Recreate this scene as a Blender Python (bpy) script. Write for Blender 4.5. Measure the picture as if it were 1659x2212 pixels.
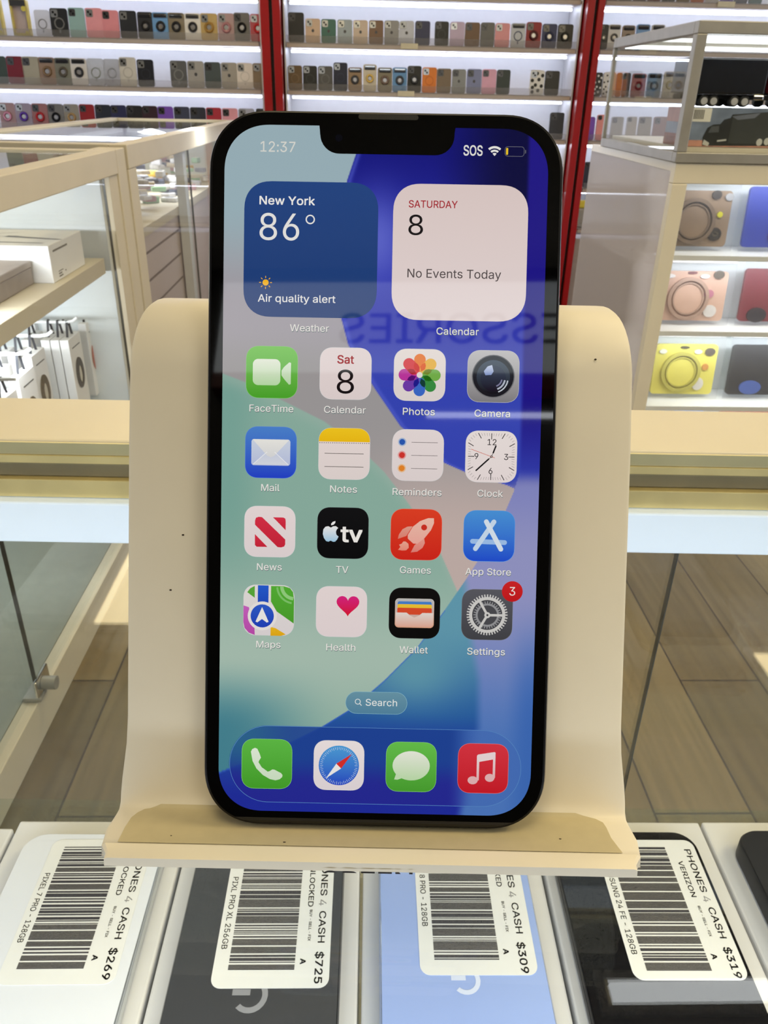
import bpy, bmesh, math, random, os
import numpy as np
from mathutils import Vector, Matrix
from mathutils.geometry import delaunay_2d_cdt
random.seed(7)
for o in list(bpy.data.objects): bpy.data.objects.remove(o)
scene = bpy.context.scene
COL = scene.collection
MM = 0.001

# ------------------------------------------------------------------ camera
cam = bpy.data.cameras.new('camera')
cam_ob = bpy.data.objects.new('camera', cam); COL.objects.link(cam_ob)
cam.sensor_fit = 'HORIZONTAL'; cam.sensor_width = 36.0
cam.lens = 36.894; cam.clip_start = 0.01; cam.clip_end = 50
RIGHT = Vector((0.9995489, -0.0230924, 0.0192042))
DOWN = Vector((0.0060948, -0.4701508, -0.8825650))
FWD = Vector((0.0294094, 0.8822839, -0.4697980))
cam_ob.matrix_world = Matrix(((RIGHT.x, -DOWN.x, -FWD.x, 0.0), (RIGHT.y, -DOWN.y, -FWD.y, 0.0),
                              (RIGHT.z, -DOWN.z, -FWD.z, 0.147), (0, 0, 0, 1)))
cam.dof.use_dof = True; cam.dof.focus_distance = 0.166; cam.dof.aperture_fstop = 110.0
scene.camera = cam_ob
vs = scene.view_settings
vs.view_transform = 'Standard'; vs.look = 'None'; vs.gamma = 1.0; vs.use_curve_mapping = False
vs.exposure = 0.0
scene.cycles.use_denoising = True
scene.cycles.max_bounces = 6; scene.cycles.transparent_max_bounces = 16
scene.cycles.glossy_bounces = 3; scene.cycles.diffuse_bounces = 3
scene.cycles.use_adaptive_sampling = True; scene.cycles.adaptive_threshold = 0.06; scene.cycles.adaptive_min_samples = 12
scene.cycles.caustics_reflective = False; scene.cycles.caustics_refractive = False
scene.cycles.sample_clamp_indirect = 4.0

# ------------------------------------------------------------------ light levels
AMBIENT = ((0.94, 0.99, 1.07), 0.98)        # even fill added from all around, not a daylight source
PANEL_COLOR, PANEL_POWER = (1.0, 0.815, 0.46), 17.0
PANEL_GLOW = 0.6
CASE_FILL_COLOR, CASE_FILL_POWER = (0.80, 0.90, 1.06), 3.9  # cool fill added under the counter's near rail, out of view
SHELF_LED_COLOR, SHELF_LED_GLOW = (0.79, 0.86, 1.02), 17.5
LIGHTBOX_GLOW = 1.25
w = bpy.data.worlds.new('ambient_fill'); scene.world = w; w.use_nodes = True
w.node_tree.nodes['Background'].inputs[0].default_value = (*AMBIENT[0], 1)
w.node_tree.nodes['Background'].inputs[1].default_value = AMBIENT[1]

def area(name, loc, size, power, color, aim=(0, 0, -1), parent=None):
    l = bpy.data.lights.new(name, 'AREA'); l.shape = 'RECTANGLE'
    l.size, l.size_y = size; l.energy = power; l.color = color
    o = bpy.data.objects.new(name, l); COL.objects.link(o)
    o.location = loc; o.rotation_euler = Vector(aim).to_track_quat('-Z', 'Y').to_euler()
    if parent: o.parent = parent
    return o

# ------------------------------------------------------------------ helpers
def lin(c):
    return tuple(((x / 255) / 12.92 if x / 255 <= 0.04045 else ((x / 255 + 0.055) / 1.055) ** 2.4) for x in c)

MATS = {}
def mat(name, rgb, rough=0.5, metal=0.0, spec=0.5, vary=0.06, scale=40.0, emit=None, glow=0.0, coat=0.0, bump=0.0, srgb=True):
    """principled material with a little procedural mottling"""
    if name in MATS: return MATS[name]
    m = bpy.data.materials.new(name); m.use_nodes = True
    nt = m.node_tree; b = nt.nodes['Principled BSDF']
    c = lin(rgb) if srgb else rgb
    b.inputs['Roughness'].default_value = rough; b.inputs['Metallic'].default_value = metal
    b.inputs['Specular IOR Level'].default_value = spec
    b.inputs['Coat Weight'].default_value = coat; b.inputs['Coat Roughness'].default_value = 0.05
    tc = nt.nodes.new('ShaderNodeTexCoord'); nz = nt.nodes.new('ShaderNodeTexNoise')
    nz.inputs['Scale'].default_value = scale; nz.inputs['Detail'].default_value = 3
    nt.links.new(tc.outputs['Object'], nz.inputs['Vector'])
    cr = nt.nodes.new('ShaderNodeValToRGB')
    cr.color_ramp.elements[0].position = 0.3; cr.color_ramp.elements[1].position = 0.7
    cr.color_ramp.elements[0].color = (*[x * (1 - vary) for x in c], 1)
    cr.color_ramp.elements[1].color = (*[min(1, x * (1 + vary)) for x in c], 1)
    nt.links.new(nz.outputs['Fac'], cr.inputs['Fac']); nt.links.new(cr.outputs['Color'], b.inputs['Base Color'])
    if bump:
        bp = nt.nodes.new('ShaderNodeBump'); bp.inputs['Strength'].default_value = bump; bp.inputs['Distance'].default_value = 0.002
        nt.links.new(nz.outputs['Fac'], bp.inputs['Height']); nt.links.new(bp.outputs['Normal'], b.inputs['Normal'])
    if emit:
        b.inputs['Emission Color'].default_value = (*emit, 1); b.inputs['Emission Strength'].default_value = glow
    MATS[name] = m; return m

def glass(name, tint=(0.97, 0.99, 0.98), ior=1.45, haze=0.0, haze_color=(0.6, 0.6, 0.6), rough=0.0, gain=1.0):
    """thin clear sheet: see-through plus fresnel reflection, optionally with a milky film"""
    if name in MATS: return MATS[name]
    m = bpy.data.materials.new(name); m.use_nodes = True; nt = m.node_tree
    for n in list(nt.nodes): nt.nodes.remove(n)
    out = nt.nodes.new('ShaderNodeOutputMaterial'); t = nt.nodes.new('ShaderNodeBsdfTransparent')
    t.inputs[0].default_value = (*tint, 1)
    g = nt.nodes.new('ShaderNodeBsdfGlossy'); g.inputs['Roughness'].default_value = rough
    f = nt.nodes.new('ShaderNodeFresnel'); f.inputs['IOR'].default_value = ior
    mx = nt.nodes.new('ShaderNodeMixShader'); src = t.outputs[0]
    if haze:
        d = nt.nodes.new('ShaderNodeBsdfDiffuse'); d.inputs[0].default_value = (*haze_color, 1)
        tl = nt.nodes.new('ShaderNodeBsdfTranslucent'); tl.inputs[0].default_value = (*haze_color, 1)
        md = nt.nodes.new('ShaderNodeMixShader'); md.inputs[0].default_value = 0.4
        nt.links.new(d.outputs[0], md.inputs[1]); nt.links.new(tl.outputs[0], md.inputs[2])
        mh = nt.nodes.new('ShaderNodeMixShader'); mh.inputs[0].default_value = haze
        nt.links.new(t.outputs[0], mh.inputs[1]); nt.links.new(md.outputs[0], mh.inputs[2]); src = mh.outputs[0]
    # the same reflectance from either face of the sheet (a bare fresnel node would mirror totally at the exit face)
    ge = nt.nodes.new('ShaderNodeNewGeometry'); mr = nt.nodes.new('ShaderNodeMapRange')
    mr.inputs['To Min'].default_value = ior; mr.inputs['To Max'].default_value = 1 / ior
    nt.links.new(ge.outputs['Backfacing'], mr.inputs['Value']); nt.links.new(mr.outputs['Result'], f.inputs['IOR'])
    nt.links.new(f.outputs[0], mx.inputs[0]); nt.links.new(src, mx.inputs[1]); nt.links.new(g.outputs[0], mx.inputs[2])
    nt.links.new(mx.outputs[0], out.inputs[0])
    MATS[name] = m; return m

def screen_mat():
    if 'screen_light' in MATS: return MATS['screen_light']
    m = bpy.data.materials.new('screen_light'); m.use_nodes = True; nt = m.node_tree; b = nt.nodes['Principled BSDF']
    at = nt.nodes.new('ShaderNodeAttribute'); at.attribute_name = 'Col'
    b.inputs['Base Color'].default_value = (0, 0, 0, 1); b.inputs['Roughness'].default_value = 0.03
    nt.links.new(at.outputs['Color'], b.inputs['Emission Color']); b.inputs['Emission Strength'].default_value = 1.0
    MATS['screen_light'] = m; return m

def bm_new(): return bmesh.new()

def box(bm, x0, x1, y0, y1, z0, z1, bev=0.0, seg=2):
    r = bmesh.ops.create_cube(bm, size=1.0)
    vs_ = r['verts']
    for v in vs_:
        v.co = Vector(((x0 + x1) / 2 + v.co.x * (x1 - x0), (y0 + y1) / 2 + v.co.y * (y1 - y0), (z0 + z1) / 2 + v.co.z * (z1 - z0)))
    if bev:
        es = list({e for v in vs_ for e in v.link_edges})
        bmesh.ops.bevel(bm, geom=es, offset=bev, segments=seg, affect='EDGES', profile=0.5)
    return bm

def rrect(w, h, r, n=8, cx=0.0, cy=0.0, k=2.0):
    """rounded rectangle outline, counter-clockwise; k > 2 gives a squarer superellipse corner"""
    pts = []
    for (sx, sy, a0) in ((1, 1, 0), (-1, 1, 90), (-1, -1, 180), (1, -1, 270)):
        for i in range(n + 1):
            a = math.radians(a0 + 90 * i / n); c, s = math.cos(a), math.sin(a)
            px = math.copysign(abs(c) ** (2 / k), c) * r; py = math.copysign(abs(s) ** (2 / k), s) * r
            pts.append((cx + sx * (w / 2 - r) + px, cy + sy * (h / 2 - r) + py))
    return pts

def ring2(cx, cy, rx, ry, n=24, a0=0.0):
    return [(cx + rx * math.cos(a0 + 2 * math.pi * i / n), cy + ry * math.sin(a0 + 2 * math.pi * i / n)) for i in range(n)]

def prism(bm, pts, a, b, axes='xzy', mi=0):
    """extrude a 2-d outline between depth a and b; axes names which axis takes u, v, depth"""
    def P(u, v, d):
        q = {axes[0]: u, axes[1]: v, axes[2]: d}; return (q['x'], q['y'], q['z'])
    A = [bm.verts.new(P(u, v, a)) for u, v in pts]; B = [bm.verts.new(P(u, v, b)) for u, v in pts]
    n = len(pts); fs = [bm.faces.new(A), bm.faces.new(B[::-1])]
    for i in range(n):
        fs.append(bm.faces.new((A[i], B[i], B[(i + 1) % n], A[(i + 1) % n])))
    for f in fs: f.material_index = mi
    return fs

def ringprism(bm, po, pi_, a, b, axes='xzy'):
    def P(u, v, d):
        q = {axes[0]: u, axes[1]: v, axes[2]: d}; return (q['x'], q['y'], q['z'])
    n = len(po)
    L = [[bm.verts.new(P(u, v, d)) for u, v in p] for p, d in ((po, a), (po, b), (pi_, b), (pi_, a))]
    for k in range(4):
        A, B = L[k], L[(k + 1) % 4]
        for i in range(n):
            bm.faces.new((A[i], B[i], B[(i + 1) % n], A[(i + 1) % n]))

def tube(bm, path, r, n=10, cap=True):
    pts = [Vector(p) for p in path]; rings = []
    for i, p in enumerate(pts):
        t = (pts[min(i + 1, len(pts) - 1)] - pts[max(i - 1, 0)]).normalized()
        up = Vector((0, 0, 1)) if abs(t.z) < 0.9 else Vector((1, 0, 0))
        s = t.cross(up).normalized(); u = s.cross(t)
        rings.append([bm.verts.new(p + (s * math.cos(2 * math.pi * k / n) + u * math.sin(2 * math.pi * k / n)) * r) for k in range(n)])
    for A, B in zip(rings, rings[1:]):
        for k in range(n): bm.faces.new((A[k], A[(k + 1) % n], B[(k + 1) % n], B[k]))
    if cap: bm.faces.new(rings[0][::-1]); bm.faces.new(rings[-1])

def torus(bm, c, R, r, axis='y', n=20, m=8, sx=1.0):
    rings = []
    for i in range(n):
        a = 2 * math.pi * i / n; ring = []
        for j in range(m):
            b = 2 * math.pi * j / m; rr = R + r * math.cos(b); d = r * math.sin(b)
            u, v = rr * math.cos(a) * sx, rr * math.sin(a)
            off = {'y': (u, d, v), 'z': (u, v, d), 'x': (d, u, v)}[axis]
            ring.append(bm.verts.new(Vector(c) + Vector(off)))
        rings.append(ring)
    for i in range(n):
        A, B = rings[i], rings[(i + 1) % n]
        for j in range(m): bm.faces.new((A[j], B[j], B[(j + 1) % m], A[(j + 1) % m]))

def strip(bm, pts, z, wdt):
    pass

def link(name, bm, mats, parent=None, smooth=False, label=None):
    bmesh.ops.recalc_face_normals(bm, faces=bm.faces)
    me = bpy.data.meshes.new(name); bm.to_mesh(me); bm.free()
    for m in (mats if isinstance(mats, (list, tuple)) else [mats]): me.materials.append(m)
    if smooth:
        for p in me.polygons: p.use_smooth = True
        try: me.set_sharp_from_angle(angle=math.radians(38))
        except Exception: pass
    o = bpy.data.objects.new(name, me); COL.objects.link(o)
    if parent: o.parent = parent
    if label: o['label'] = label
    return o

def tag(o, label, cat, group=None):
    o['label'] = label; o['category'] = cat
    if group: o['group'] = group
    return o

def thing(name, label, cat, loc=(0, 0, 0), rz=0.0, group=None):
    o = bpy.data.objects.new(name, None); COL.objects.link(o); o.empty_display_size = 0.02
    o.location = loc; o.rotation_euler = (0, 0, rz)
    return tag(o, label, cat, group)

def structure(o):
    o['kind'] = 'structure'; return o

# ------------------------------------------------------------------ lettering
FONT = None
try:
    fp = os.path.join(bpy.utils.system_resource('DATAFILES'), 'fonts', 'Inter.woff2')
    if os.path.exists(fp): FONT = bpy.data.fonts.load(fp)
except Exception:
    FONT = None
_TXT = {}
def glyphs(s):
    """flat filled outline of a string at one unit of cap height: (verts, faces)"""
    if s in _TXT: return _TXT[s]
    cu = bpy.data.curves.new('lettering', 'FONT'); cu.body = s; cu.size = 40.0
    cu.resolution_u = 4; cu.dimensions = '2D'; cu.fill_mode = 'NONE'
    if FONT: cu.font = FONT
    o = bpy.data.objects.new('lettering', cu); COL.objects.link(o)
    dg = bpy.context.evaluated_depsgraph_get(); dg.update()
    me = bpy.data.meshes.new_from_object(o.evaluated_get(dg))
    P = np.array([(v.co.x, v.co.y) for v in me.vertices]).reshape(-1, 2); E = [tuple(e.vertices) for e in me.edges]
    bpy.data.objects.remove(o); bpy.data.curves.remove(cu); bpy.data.meshes.remove(me)
    V, F = [], []
    if len(P):
        # triangulate the outlines and keep what lies inside by winding number, so overlapping strokes stay filled
        nxt = [[] for _ in P]
        for i, j in E: nxt[i].append(j); nxt[j].append(i)
        seen = set(); loops = []
        for i in range(len(P)):
            if i in seen or len(nxt[i]) != 2: continue
            lp = [i]; seen.add(i); prev, cur = i, (i + 1 if i + 1 in nxt[i] else nxt[i][0])
            while cur != i: lp.append(cur); seen.add(cur); q = [k for k in nxt[cur] if k != prev]; prev, cur = cur, q[0]
            loops.append(lp)
        A = np.concatenate([P[l] for l in loops]); B = np.concatenate([P[np.roll(l, -1)] for l in loops])
        r = delaunay_2d_cdt([Vector(p) for p in P], E, [], 0, 1e-5)
        V = [(v.x, v.y) for v in r[0]]
        for f in r[2]:
            c = np.mean([V[i] for i in f], axis=0)
            up = (A[:, 1] <= c[1]) & (B[:, 1] > c[1]); dn = (A[:, 1] > c[1]) & (B[:, 1] <= c[1])
            cr = (B[:, 0] - A[:, 0]) * (c[1] - A[:, 1]) - (c[0] - A[:, 0]) * (B[:, 1] - A[:, 1])
            if int(np.sum(up & (cr > 0))) - int(np.sum(dn & (cr < 0))) != 0: F.append(tuple(f))
    if V:
        if s == 'H': cap = max(p[1] for p in V); _TXT['cap'] = cap
        else:
            if 'cap' not in _TXT: glyphs('H')
            cap = _TXT['cap']
        V = [(x / cap, y / cap) for x, y in V]
        x0 = min(x for x, y in V); V = [(x - x0, y) for x, y in V]
    _TXT[s] = (V, F); return V, F
def laid(s, x, y, cap, align='L', width=None, bold=0.0):
    V, F = glyphs(s)
    if not V: return [], []
    if bold > 0:                        # heavier strokes: the outline laid down several times, a hair apart
        n = len(V); V0, F0 = V, F; V, F = [], []
        for i, (dx, dy) in enumerate(((-1, -1), (1, -1), (1, 1), (-1, 1))):
            V += [(x + dx * bold * 1.1, y + dy * bold * 1.1) for x, y in V0]; F += [tuple(k + i * n for k in f) for f in F0]
    W0 = max(p[0] for p in V) * cap; k = (width / W0) if width else 1.0
    dx = {'L': 0, 'C': -W0 * k / 2, 'R': -W0 * k}[align]
    return [(x + dx + px * cap * k, y + py * cap) for px, py in V], F
# ================================================================== the smartphone on the stand
PH_R = Matrix(((0.99930445, 0.03525664, 0.01214826), (-0.03706518, 0.90328431, 0.42743844), (0.00409671, -0.42759142, 0.90396283)))
PH_M = PH_R.to_4x4(); PH_M.translation = Vector((0.0030304, 0.1140877, 0.0113536))

class UI:
    """flat glowing artwork of the screen, in millimetres on the face of the phone (u right, v up)"""
    def __init__(s, base=0.06, step=0.006): s.V = []; s.F = []; s.C = []; s.off = base; s.step = step
    def raw(s, pts, faces, cols):
        k = len(s.V)
        s.V += [(u, s.off, v) for u, v in pts]
        for f in faces: s.F.append([k + i for i in f]); s.C.append([cols[i] for i in f])
        s.off += s.step
    def poly(s, pts, c, c2=None):
        """c at the top edge, c2 at the bottom edge"""
        c = lin(c); c2 = lin(c2) if c2 else c
        lo = min(p[1] for p in pts); hi = max(p[1] for p in pts)
        cols = []
        for p in pts:
            t = (p[1] - lo) / (hi - lo + 1e-9); cols.append(tuple(a * t + b * (1 - t) for a, b in zip(c, c2)))
        s.raw(pts, [list(range(len(pts)))], cols)
    def rr(s, x, y, w_, h_, r, c, c2=None, k=2.0): s.poly(rrect(w_, h_, r, 10, x, y, k), c, c2)
    def circ(s, x, y, r, c, c2=None, ry=None): s.poly(ring2(x, y, r, ry or r, 36), c, c2)
    def ln(s, x0, y0, x1, y1, wd, c, c2=None):
        d = Vector((x1 - x0, y1 - y0)); n = Vector((-d.y, d.x)).normalized() * wd / 2
        s.poly([(x0 + n.x, y0 + n.y), (x0 - n.x, y0 - n.y), (x1 - n.x, y1 - n.y), (x1 + n.x, y1 + n.y)], c, c2)
    def cap(s, x0, y0, x1, y1, wd, c, c2=None):
        a = math.atan2(y1 - y0, x1 - x0); pts = []
        for i in range(11): t = a + math.pi / 2 + math.pi * i / 10; pts.append((x0 + wd / 2 * math.cos(t), y0 + wd / 2 * math.sin(t)))
        for i in range(11): t = a - math.pi / 2 + math.pi * i / 10; pts.append((x1 + wd / 2 * math.cos(t), y1 + wd / 2 * math.sin(t)))
        s.poly(pts, c, c2)
    def band(s, po, pi_, c):
        n = len(po); c = lin(c)
        s.raw(list(po) + list(pi_), [[i, (i + 1) % n, n + (i + 1) % n, n + i] for i in range(n)], [c] * (2 * n))
    def arc(s, x, y, r0, r1, a0, a1, c, n=14):
        P = []
        for i in range(n + 1): t = math.radians(a0 + (a1 - a0) * i / n); P.append((x + r1 * math.cos(t), y + r1 * math.sin(t)))
        for i in range(n, -1, -1): t = math.radians(a0 + (a1 - a0) * i / n); P.append((x + r0 * math.cos(t), y + r0 * math.sin(t)))
        s.poly(P, c)
    def text(s, t, x, y, cap, c, align='L', width=None, bold=0.0):
        V, F = laid(t, x, y, cap, align, width, bold)
        if V: s.raw(V, F, [lin(c)] * len(V))
    def done(s, name, parent, label=None):
        me = bpy.data.meshes.new(name)
        me.from_pydata([(u * MM, -o * MM, v * MM) for u, o, v in s.V], [], s.F)
        ca = me.color_attributes.new('Col', 'FLOAT_COLOR', 'CORNER')
        flat = [x for f in s.C for c in f for x in (*c, 1.0)]
        ca.data.foreach_set('color', flat)
        me.materials.append(screen_mat())
        o = bpy.data.objects.new(name, me); COL.objects.link(o); o.parent = parent
        if label: o['label'] = label
        return o

phone = thing('smartphone', 'upright black smartphone with a lit blue and green home screen, leaning on the cream stand', 'smartphone')
phone.matrix_world = PH_M
# --- frame: rounded slab with softened rims
def slab(name, w_, h_, r, y0, y1, bev, mats, parent, cv):
    bm = bm_new(); lv = [(y0, bev), (y0 + bev * .3, bev * .3), (y0 + bev, 0), (y1 - bev, 0), (y1 - bev * .3, bev * .3), (y1, bev)]
    rings = []
    for d, ins in lv:
        rings.append([bm.verts.new((u * MM, d * MM, v * MM)) for u, v in rrect(w_ - 2 * ins, h_ - 2 * ins, r - ins, 14, 0, cv, 2.25)])
    n = len(rings[0])
    for A, B in zip(rings, rings[1:]):
        for i in range(n): bm.faces.new((A[i], B[i], B[(i + 1) % n], A[(i + 1) % n]))
    bm.faces.new(rings[0]); bm.faces.new(rings[-1][::-1])
    return link(name, bm, mats, parent, smooth=True)
M_frame = mat('black_anodised_metal', (30, 30, 33), 0.32, 0.7, vary=0.1, scale=200)
M_bezel = mat('black_cover_glass', (2, 2, 2), 0.03, 0, 0.5, vary=0.0)
slab('frame', 71.5, 146.7, 12.2, 0.0, 7.65, 1.1, M_frame, phone, 73.35)
bm = bm_new(); prism(bm, [(u * MM, v * MM) for u, v in rrect(69.9, 145.1, 11.6, 14, 0, 73.35, 2.25)], -0.03 * MM, 0.4 * MM)
link('cover_glass', bm, M_bezel, phone)
bm = bm_new(); box(bm, 35.6 * MM, 36.15 * MM, 2.8 * MM, 4.6 * MM, 94 * MM, 105 * MM, .0002); link('side_button', bm, M_frame, phone)

# --- wallpaper: a fine grid of glowing cells
def sstep(a, b, x): t = np.clip((x - a) / (b - a), 0, 1); return t * t * (3 - 2 * t)
def curve(p, x): xs, ys = zip(*p); return np.interp(x, xs, ys)
def wall_color(u, v):
    A = lambda c: np.array(c, float)[:, None]
    def mix(a, b, t): return a * (1 - t) + b * t
    one = np.ones_like(u)
    # greyish mauve ground, greener towards the top
    col = mix(A((158, 152, 158)), A((148, 170, 178)), sstep(108, 128, v))
    col = mix(col, A((150, 146, 146)), sstep(104, 94, v))
    col = mix(col, A((184, 166, 160)), sstep(86, 62, v) * sstep(-12, 8, u))
    # blue lens, upper right
    blp = [(66, 40), (72.2, 25.9), (74.7, 17.3), (76.5, 13), (83.8, 3.9), (91.2, -1.4), (100, -7), (106, -8.7), (114, -9.6), (122, -9.6), (132.8, -7.8), (137.7, -6.2), (146, -3)]
    e = u - curve(blp, v)
    blue = mix(A((46, 52, 165)), A((18, 20, 120)), sstep(118, 140, v))
    blue = mix(blue, A((92, 100, 196)), np.exp(-((u + 1.5) / 5.5) ** 2 - ((v - 121) / 9) ** 2) * .9)
    blue = mix(blue, A((10, 10, 58)), sstep(8, 26, u) * sstep(108, 126, v))
    blue = mix(blue, A((52, 66, 172)), sstep(104, 94, v))
    blue = mix(blue, A((30, 22, 128)), sstep(28.0, 29.0, u) * sstep(68, 90, v))
    blue = mix(blue, A((84, 96, 200)), np.exp(-((e - .5) / .5) ** 2) * .55)
    m = sstep(-0.12, 0.12, e) * sstep(66, 72, v + sstep(22, 30, u) * -3.0)
    col = mix(col, blue, m)
    # green sheet sweeping down from the left
    gp = [(-34, 94.3), (-32.3, 93.7), (-27, 91.8), (-21.2, 89), (-11.7, 84.5), (-5, 79.8), (0.8, 74.4), (6.1, 67.8), (12.5, 58.4), (16, 50.9), (18.5, 44), (22, 30)]
    g = curve(gp, u) - v
    green = mix(A((132, 166, 152)), A((160, 182, 168)), np.exp(-((v - 36) / 14) ** 2))
    green = mix(green, A((116, 158, 146)), sstep(-22, -31, u) * sstep(46, 70, v))
    green = mix(green, A((66, 124, 138)), sstep(-6, -32, u) * sstep(36, 20, v))
    green = mix(green, A((150, 172, 160)), np.exp(-(g / 2.0) ** 2) * .5)
    col = mix(col, green, sstep(-.15, .15, g))
    # lower sheet: teal to deep blue, lavender to its right
    lp = [(-34, 10.2), (-32.3, 11.3), (-22, 15.6), (-11.15, 21.3), (-5, 25.3), (1.64, 31.3), (8.2, 38.2), (13.8, 46.2), (17.8, 52.3), (21.1, 57.7), (25.2, 65.4), (27.4, 71), (29, 77), (33, 92)]
    l = curve(lp, u) - v
    low = mix(A((34, 84, 150)), A((92, 146, 166)), sstep(20, 44, v))
    low = mix(low, A((96, 150, 164)), np.exp(-((u - 8) / 9) ** 2 - ((v - 33) / 7) ** 2) * .8)
    low = mix(low, A((24, 14, 140)), sstep(16, 5, v))
    low = mix(low, A((34, 60, 150)), sstep(25, 19, v) * .6)
    dp = [(0, 17.2), (3.7, 17.6), (9.2, 18.5), (16, 20.2), (22, 21), (31.7, 20.8), (40, 19.2), (52, 17.6), (60, 14)]
    d = u - curve(dp, v)
    lav = mix(A((72, 112, 178)), A((140, 142, 186)), sstep(14, 52, v))
    lav = mix(lav, A((58, 100, 172)), sstep(26, 32, u) * sstep(50, 20, v))
    lav = mix(lav, A((124, 128, 184)), sstep(58, 74, v))
    low = mix(low, lav, sstep(-.9, 1.6, d))
    low = mix(low, A((52, 92, 190)), np.exp(-((l - .15) / .18) ** 2) * .75 * (u < 14))
    mlow = sstep(-.12, .12, l) * (1 - sstep(71, 76, v))
    col = mix(col, low, mlow)
    # frosted dock bar
    qx = np.maximum(np.abs(u) - (30.3 - 8.0), 0); qy = np.maximum(np.abs(v - 13.2) - (8.1 - 8.0), 0)
    dk = sstep(.1, -.1, np.hypot(qx, qy) - 8.0)
    dock = mix(mix(A((28, 62, 140)), A((36, 38, 138)), sstep(15, 9, v)), A((66, 104, 174)), sstep(15, 21, u))
    dock = mix(dock, A((40, 96, 134)), sstep(-16, -28, u) * sstep(11, 18, v) * .8)
    col = mix(col, dock, dk * .86)
    s_ = np.clip(col / 255, 0, 1)
    return np.where(s_ <= 0.04045, s_ / 12.92, ((s_ + 0.055) / 1.055) ** 2.4).T

def screen_mesh():
    X0, X1, Y0, Y1, R_ = -32.5, 32.5, 3.25, 143.45, 9.4
    nx, ny = 300, 640
    # rows follow the rounded outline, so the edge stays smooth
    vv = np.concatenate([Y0 + R_ * (1 - np.cos(np.linspace(0, math.pi / 2, 40))), np.linspace(Y0 + R_, Y1 - R_, ny)[1:-1], Y1 - R_ * (1 - np.sin(np.linspace(0, math.pi / 2, 40)))])
    dv = np.maximum(np.maximum(Y0 + R_ - vv, vv - (Y1 - R_)), 0) / R_
    hw = 32.5 - R_ + R_ * np.clip(1 - dv ** 2.25, 0, 1) ** (1 / 2.25)
    t = np.linspace(-1, 1, nx)
    U = (hw[:, None] * t[None, :]).ravel(); V = np.repeat(vv, nx)
    n = len(vv); co = np.stack([U * MM, np.full_like(U, -0.05 * MM), V * MM], 1)
    i = (np.arange(n - 1)[:, None] * nx + np.arange(nx - 1)[None, :]).ravel()
    quads = np.stack([i, i + 1, i + nx + 1, i + nx], 1)
    me = bpy.data.meshes.new('screen'); me.from_pydata(co.tolist(), [], quads.tolist())
    c = wall_color(U, V); c4 = np.ones((len(U), 4)); c4[:, :3] = c
    ca = me.color_attributes.new('Col', 'FLOAT_COLOR', 'POINT'); ca.data.foreach_set('color', c4.ravel().astype(np.float32))
    me.materials.append(screen_mat())
    o = bpy.data.objects.new('screen', me); COL.objects.link(o); o.parent = phone
    return o
screen_mesh()['label'] = 'glowing screen with a wallpaper of overlapping blue and green curves'

# --- notch with earpiece and lens
bm = bm_new()
npts = [(-13.6, 143.9)]
npts += [(-13.45 + 0.0, 142.6), (-13.35, 141.4)]
for k in range(9): a = math.radians(180 + 90 * k / 8); npts.append((-9.55 + 3.8 * math.cos(a), 141.8 + 3.8 * math.sin(a)))
for k in range(9): a = math.radians(270 + 90 * k / 8); npts.append((9.75 + 3.8 * math.cos(a), 141.8 + 3.8 * math.sin(a)))
npts += [(13.6, 142.6), (13.8, 143.9)]
prism(bm, [(u * MM, v * MM) for u, v in npts], -0.075 * MM, -0.04 * MM)
notch = link('notch', bm, M_bezel, phone)
bm = bm_new(); prism(bm, [(u * MM, v * MM) for u, v in rrect(12.0, 1.0, .48, 6, 0.25, 145.35)], -0.05 * MM, 0.1 * MM)
link('earpiece_grille', bm, mat('grille_mesh', (26, 24, 18), 0.6, 0.2, vary=.5, scale=4000), phone)
bm = bm_new(); prism(bm, [(u * MM, v * MM) for u, v in ring2(-9.6, 141.1, .75, .75)], -0.09 * MM, -0.075 * MM)
link('camera_lens', bm, mat('lens_dark_blue', (8, 10, 26), 0.02), notch)

WHT = (226, 221, 214); CAPT = (224, 220, 214)
def icon_base(name, cx, cy, c, c2, rim=(205, 205, 205), size=10.53):
    u = UI(0.07); u.rr(cx, cy, size, size, 2.75, c, c2, 2.3)
    po = rrect(size, size, 2.75, 10, cx, cy, 2.3); pi_ = rrect(size - .14, size - .14, 2.68, 10, cx, cy, 2.3)
    u.band(po, pi_, rim)
    return u.done(name, phone)
def caption(par, t, x, y, width=None, cap=1.38):
    u = UI(0.075)
    u.text(t, x + .05, y - .12, cap, (96, 112, 112), 'C', width, .012)
    u.text(t, x, y, cap, CAPT, 'C', width, .004)
    return u.done('caption', par)
CX = (-22.45, -7.45, 7.6, 22.55); RY = (94.2, 77.93, 61.7, 45.45); DY = 13.23
def at_(cx, cy, k, ox, oy):
    """turn artwork drawn in picture units into millimetres round an icon's middle"""
    return lambda pts: [(cx + (x - ox) / k, cy - (y - oy) / k) for x, y in pts]

# status bar
u = UI(0.08); u.text('12:37', -25.3, 138.15, 2.02, (205, 205, 198), 'L', 7.0, .006); u.done('clock_readout', phone)
u = UI(0.1); u.text('SOS', 15.45, 138.1, 1.95, (216, 214, 208), 'L', 3.8, .022)
for r0, r1 in ((0, .62), (.85, 1.25), (1.5, 1.95)): u.arc(21.65, 138.05, r0, r1, 48, 132, (222, 220, 214))
po = rrect(3.95, 2.0, .62, 6, 25.65, 139.0); pi_ = rrect(3.7, 1.75, .5, 6, 25.65, 139.0)
u.band(po, pi_, (92, 92, 104)); u.rr(24.15, 139.0, .42, 1.35, .15, (226, 190, 40)); u.rr(27.85, 139.0, .2, .7, .08, (92, 92, 104))
u.done('status_symbols', phone)

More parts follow.
